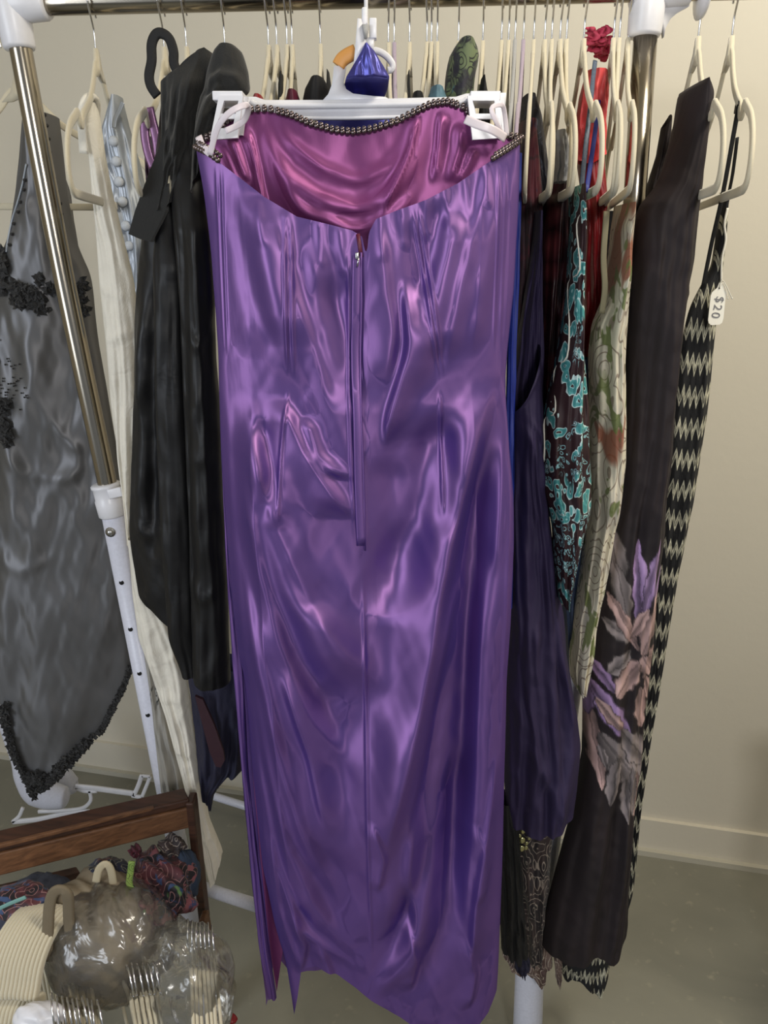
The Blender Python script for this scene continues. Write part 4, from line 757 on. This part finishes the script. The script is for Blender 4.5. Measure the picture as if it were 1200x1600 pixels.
# ------------------------------------------------------------ low hems on the right
single('black_skirt', 'black skirt hanging low beside the right edge of the purple gown', 'skirt', [(1250, 778, 806), (1350, 780, 814), (1430, 780, 820), (1500, 784, 826)], 1.03, .02, BLACKF, bot=[(0, 1486), (.6, 1496), (1, 1498)], nu=24, nv=50)
single('dark_knot', 'small dark gathered knot of fabric above the white foot of the rack', 'garment', [(1492, 808, 822), (1504, 804, 828), (1514, 804, 828), (1521, 812, 822)], 1.04, .012, NAVYF, nu=16, nv=16)
single('brown_paisley_dress', 'brown and grey paisley dress hem under the dark purple jersey dress', 'dress', [(1260, 796, 868), (1340, 804, 862), (1400, 812, 856), (1470, 818, 850), (1500, 820, 850)], 1.08, .03, DARKP, nu=40, nv=60, wav=(.006, 3), seed=26)
V = []
for x, y, r_ in [(817, 1299, 4), (816, 1313, 5), (815, 1326, 5), (822, 1325, 3.6), (827, 1310, 3), (812, 1306, 3), (823, 1318, 3), (828, 1297, 2.5), (800, 1303, 2.5)]: V.append(ico(P(x, y, 1.035), r_*.0011, 2, (1, .4, 1.2)))
tag(mk('sequin_trim', *join(V), GOLD), 'cluster of pale gold sequins at the hem of the dark purple dress', 'trim', kind='stuff')
single('lace_skirt', 'brown and cream lace hem just above the white foot of the rack', 'skirt', [(1465, 818, 848), (1480, 790, 862), (1510, 778, 864), (1530, 800, 862)], 1.10, .02, LACEB, bot=[(0, 1492), (.3, 1512), (.6, 1530), (.8, 1534), (1, 1510)], nu=40, nv=24, wav=(.008, 3), seed=27)
single('cream_hem', 'twisted cream hem between the lace skirt and the zigzag hem', 'garment', [(1480, 862, 872), (1500, 866, 878), (1535, 870, 878), (1541, 872, 877)], 1.09, .01, LACEB, nu=12, nv=24)
cloth('hem', [(1470, 876, 970), (1500, 876, 956), (1520, 878, 952), (1545, 884, 950)], 1.12, .03, ZIG, zd, None, [(0, 1532), (.2, 1522), (.4, 1524), (.55, 1535), (.75, 1548), (1, 1520)], nu=60, nv=40, wav=(.004, 2), seed=28)
# ------------------------------------------------------------ floor things, left: white caster feet and a plastic hanger
cf = root('rack_caster_foot', 'glossy white rounded foot with its leg on the floor under the silver dress', 'rack foot', tuple(P(60, 1255, 1.62)))
V, F = tube(bez([P(x, y, 1.62) for x, y in ((-6, 1085), (12, 1140), (30, 1190), (38, 1212), (52, 1232), (74, 1242), (98, 1246), (108, 1247))], 6), np.interp(np.linspace(0, 1, 43), [0, .25, .5, .62, .75, .9, 1], [.016, .017, .028, .036, .034, .026, .006]), 20); mk('leg', V, F, WHITEM, cf)
V, F = tube(bez([P(x, y, 1.72) for x, y in ((60, 1170), (85, 1195), (100, 1215), (112, 1228), (122, 1232))], 6), np.interp(np.linspace(0, 1, 25), [0, .5, .8, 1], [.018, .026, .024, .006]), 16); mk('leg', V, F, WHITEM, cf)
fh = root('plastic_clip_hanger', 'white plastic clip hanger lying near the wall left of the cream linen', 'hanger', tuple(P(150, 1260, 1.7)))
fl = lambda x, y: P(x, y, 1.66)
pp = [strip([fl(*a) for a in ((118, 1229), (150, 1232), (180, 1236), (210, 1240))], .008, .004), strip([fl(*a) for a in ((222, 1211), (216, 1228), (209, 1243))], .006, .004), strip([fl(*a) for a in ((235, 1213), (229, 1228), (222, 1245))], .005, .004), strip([fl(*a) for a in ((222, 1212), (235, 1213))], .004, .004), strip([fl(*a) for a in ((206, 1243), (224, 1246))], .005, .004),
      strip([fl(*a) for a in ((140, 1235), (142, 1250), (130, 1262), (104, 1266), (60, 1268))], .005, .004), strip([fl(*a) for a in ((118, 1231), (132, 1236), (152, 1236))], .005, .004), strip([fl(*a) for a in ((20, 1284), (60, 1280), (110, 1270), (140, 1268))], .007, .004), strip([fl(*a) for a in ((36, 1262), (30, 1275), (20, 1284))], .005, .004)]
mk('frame', *join(pp), WHITEP, fh)
# ------------------------------------------------------------ wooden stand with bundles, lower left
ws = root('wooden_stand', 'reddish brown wooden stand with rails at the lower left holding folded scarves', 'stand', (-.45, .95, 0))
def beam(name, A, B, h, d_, mat, parent=ws, bev=.003, up=(0, 0, 1)):
    A, B = np.array(A), np.array(B); x = B-A; L = np.linalg.norm(x); x /= L; z = np.array(up, float); z -= x*(z@x); z /= np.linalg.norm(z); y = np.cross(z, x)
    V, F = box((0, 0, 0), (L, d_, h), None, bev); V = V @ np.array([x, y, z]) + (A+B)/2; return mk(name, V, F, mat, parent, smooth=False)
beam('front_rail', P(-60, 1358, .90), P(297, 1271, 1.06), .040, .022, WOOD)
beam('ledge', P(-60, 1328, .905), P(292, 1245, 1.065), .014, .034, WOODD)
beam('lip', P(-60, 1336, .885), P(240, 1262, 1.025), .006, .006, WOOD, bev=.001)
beam('back_rail', P(-60, 1416, 1.0), P(120, 1372, 1.12), .036, .02, WOODD)
a_, b_ = P(299, 1246, 1.06), P(320, 1440, 1.06); beam('post', a_, b_, .013, .03, WOODD, up=(1, 0, 0))
a_ = P(318, 1430, 1.02); b_ = P(352, 1620, .98); b2 = a_ + (b_-a_)*(a_[2]/(a_[2]-b_[2])); beam('leg', a_, b2, .012, .03, WOOD, up=(1, 0, 0))
a_ = P(312, 1380, 1.0); beam('leg_edge', P(335, 1480, 1.0), P(352, 1590, .97), .003, .004, plain('worn_edge', (190, 180, 170), .6), up=(1, 0, 0))
def blob(name, label, cat, cx, cy, rx, ry, Y, d_, mat, seed=0, amp=.15, parent=None, nu=48, nv=32, fr=1.6, group=None, sq=1.):
    u = np.linspace(0, 2*PI, nu, endpoint=False); v = np.linspace(.001, PI-.001, nv); U, V_ = np.meshgrid(u, v)
    x = np.sign(np.cos(U))*np.abs(np.cos(U))**sq*np.sin(V_)**sq; y = np.sin(U)*np.sin(V_); z = np.cos(V_)
    n = 1 + amp*(nz(x*fr*.6+y, z*fr*.6+seed, seed, 3)); n2 = amp*.5*nz(x*2.3+y*2, z*2.3, seed+3, 2)
    c = P(cx, cy, Y); k = np.linalg.norm(P(cx+1, cy, Y)-c)
    pos = np.stack([c[0]+x*rx*k*n, c[1]+y*d_*(n+n2), c[2]+z*ry*k*n*1.05], -1)
    idx = np.arange(nu*nv).reshape(nv, nu); nx = np.roll(idx, -1, 1)
    F = np.stack([idx[:-1], idx[1:], nx[1:], nx[:-1]], -1).reshape(-1, 4)
    o = mk(name, pos.reshape(-1, 3), F, mat, parent)
    if label: tag(o, label, cat, group)
    return o
blob('paisley_scarf', 'heap of dark paisley scarf with pink and green curls under the wooden rail', 'scarf', 240, 1392, 62, 48, .98, .06, SCARF, 31, .16, nu=90, nv=60)
blob('paisley_scarf', 'folded scarf corner with a cream band against the wooden rail', 'scarf', 165, 1385, 42, 36, .96, .05, pattern('navy_scarf', (40, 46, 70), (22, 20, 28), (150, 150, 130), [(96, 130, 70), (110, 70, 60)], 1.1, .05, 14., bamt=.6), 32, .12, nu=60, nv=40)
V, F = strip([P(x, y, .925) for x, y in ((150, 1378), (155, 1358), (166, 1350), (174, 1362), (178, 1390))], .006, .002); tag(mk('cream_band', V, F, plain('cream_cloth', (190, 178, 150), .8)), 'curved cream cloth band on the folded scarf under the rail', 'band')
V, F = strip([P(x, y, .92) for x, y in ((206, 1346), (204, 1362), (202, 1380), (207, 1388))], .005, .002); tag(mk('green_band', V, F, pattern('green_dots', (140, 165, 80), (120, 150, 70), (30, 40, 20), [], 3.)), 'lime green spotted band on the scarf heap under the rail', 'band')
blob('tassel_bow', 'small dark bow of fabric sticking up behind the scarf heap', 'bow', 270, 1322, 18, 14, 1.03, .02, DARKP, 33, .3)
blob('red_trinket', 'tiny red and grey fabric flower left of the dark bow', 'trinket', 211, 1330, 9, 8, 1.0, .01, ROSEP, 34, .3)
blob('denim_bundle', 'blue denim bundle at the right end of the scarf heap', 'bundle', 290, 1368, 22, 42, 1.02, .03, plain('denim', (52, 66, 88), .85, nscale=200), 35, .1)
blob('blue_bundle', 'slate blue cloth bundle left of the bagged pillow', 'bundle', 60, 1420, 62, 34, .95, .06, plain('slate_cloth', (72, 76, 92), .85, nscale=90), 36, .12)
blob('dark_tie_bundle', 'dark printed cloth with a teal stripe at the far left under the rail', 'bundle', 30, 1408, 48, 20, .90, .03, SCARF, 37, .1)
V, F = strip([P(x, y, .865) for x, y in ((-10, 1424), (15, 1412), (40, 1402))], .003, .001); tag(mk('teal_ribbon', V, F, plain('teal_ribbon_cloth', (120, 165, 160), .6)), 'narrow teal ribbon across the dark printed cloth at the left', 'ribbon')
blob('beige_cushion', 'large beige cushion inside a clear bag behind the stacked hangers', 'cushion', 160, 1450, 84, 88, .93, .07, plain('beige_velour', (132, 120, 100), .9, nscale=9, var=.25, bstr=.5, bdist=.02), 38, .07, nu=80, nv=60, sq=.75)
V, F = strip([P(x, y, yy) for x, y, yy in ((74, 1500, .85), (76, 1430, .85), (82, 1398, .85), (95, 1390, .85), (106, 1400, .85), (108, 1440, .86), (114, 1500, .86))], .008, .003); tag(mk('beige_strap', V, F, plain('beige_strap_cloth', (118, 106, 86), .9, nscale=60)), 'broad beige strap looped up the left side of the bagged cushion', 'strap')
blob('clear_bag', 'crumpled clear plastic bag over the beige cushion', 'plastic bag', 176, 1470, 95, 88, .90, .085, FILM, 39, .05, nu=70, nv=50, fr=3, sq=.8)
blob('clear_bag', 'clear plastic bag of bundled hangers at the right end of the stand', 'plastic bag', 292, 1545, 72, 112, .88, .06, FILM, 40, .07, nu=70, nv=50, fr=3, sq=.8)
# stack of hangers standing on end: their shoulder ends form ribbed arches
gA = 'stack of velvet hangers standing on end'
Rk = Matrix.Rotation(-.32, 3, 'Z') @ Matrix.Rotation(PI/2, 3, 'Z') @ Matrix.Rotation(-PI/2, 3, 'Y')
for k in range(14):
    tgt = P(2 + 6.2*k, 1450 + .12*(k-6)**2, .84 + .001*k)
    hanger(Vector(tgt) - Rk @ Vector((.209, 0, -.13)), Rk.to_euler(), 'ivory velvet hanger standing on end in the ribbed stack at the lower left corner', gA)
def bundle(n, px0, py0, dx, dy, Y, dY, yaw, lean, label, group, roll=0):
    for k in range(n):
        p = P(px0+dx*k, py0+dy*k, Y+dY*k)
        e = (Matrix.Rotation(yaw + random.uniform(-.05, .05), 3, 'Z') @ Matrix.Rotation(roll, 3, 'X') @ Matrix.Rotation(lean + random.uniform(-.04, .04), 3, 'Y')).to_euler()
        hanger(p, e, label, group)
bundle(10, 92, 1616, 7.5, .5, .77, .002, math.radians(-62), .35, 'ivory velvet hanger whose chrome hook joins the dense cluster at the bottom edge', 'hangers with hooks at the bottom edge')
bundle(6, 205, 1568, 8, -1, .83, .003, math.radians(-62), .30, 'ivory velvet hanger bagged in front of the beige cushion, chrome hook up', 'hangers bagged in front of the cushion')
bundle(7, 300, 1530, 6.5, 1, .87, .0, math.radians(-75), -.22, 'ivory velvet hanger bundled in the clear bag beside the purple gown', 'hangers bagged beside the gown')
blob('white_label_pouch', 'white plastic pouch lying left of the hook cluster', 'pouch', 62, 1590, 40, 22, .78, .02, WHITEP, 41, .06)
blob('red_scrap', 'small red scrap on the floor beside the hem of the purple gown', 'scrap', 362, 1592, 9, 5, 1.1, .01, RED, 42, .1)
cb = root('shadow_caster_cabinet', 'added unseen dark cabinet beyond the right edge, casting the floor corner shadow', 'cabinet', (1.0, .95, 0))  # unseen cabinet added only to throw the shadow into the floor corner
mk('carcass', *box((1.05, .95, .34), (.46, .30, .64), None, .004), WOODD, cb, smooth=False); mk('top', *box((1.05, .95, .675), (.49, .33, .03), None, .004), WOOD, cb, smooth=False)
mk('door', *box((.94, .796, .34), (.21, .016, .56), None, .003), WOOD, cb, smooth=False); mk('door', *box((1.16, .796, .34), (.21, .016, .56), None, .003), WOOD, cb, smooth=False)
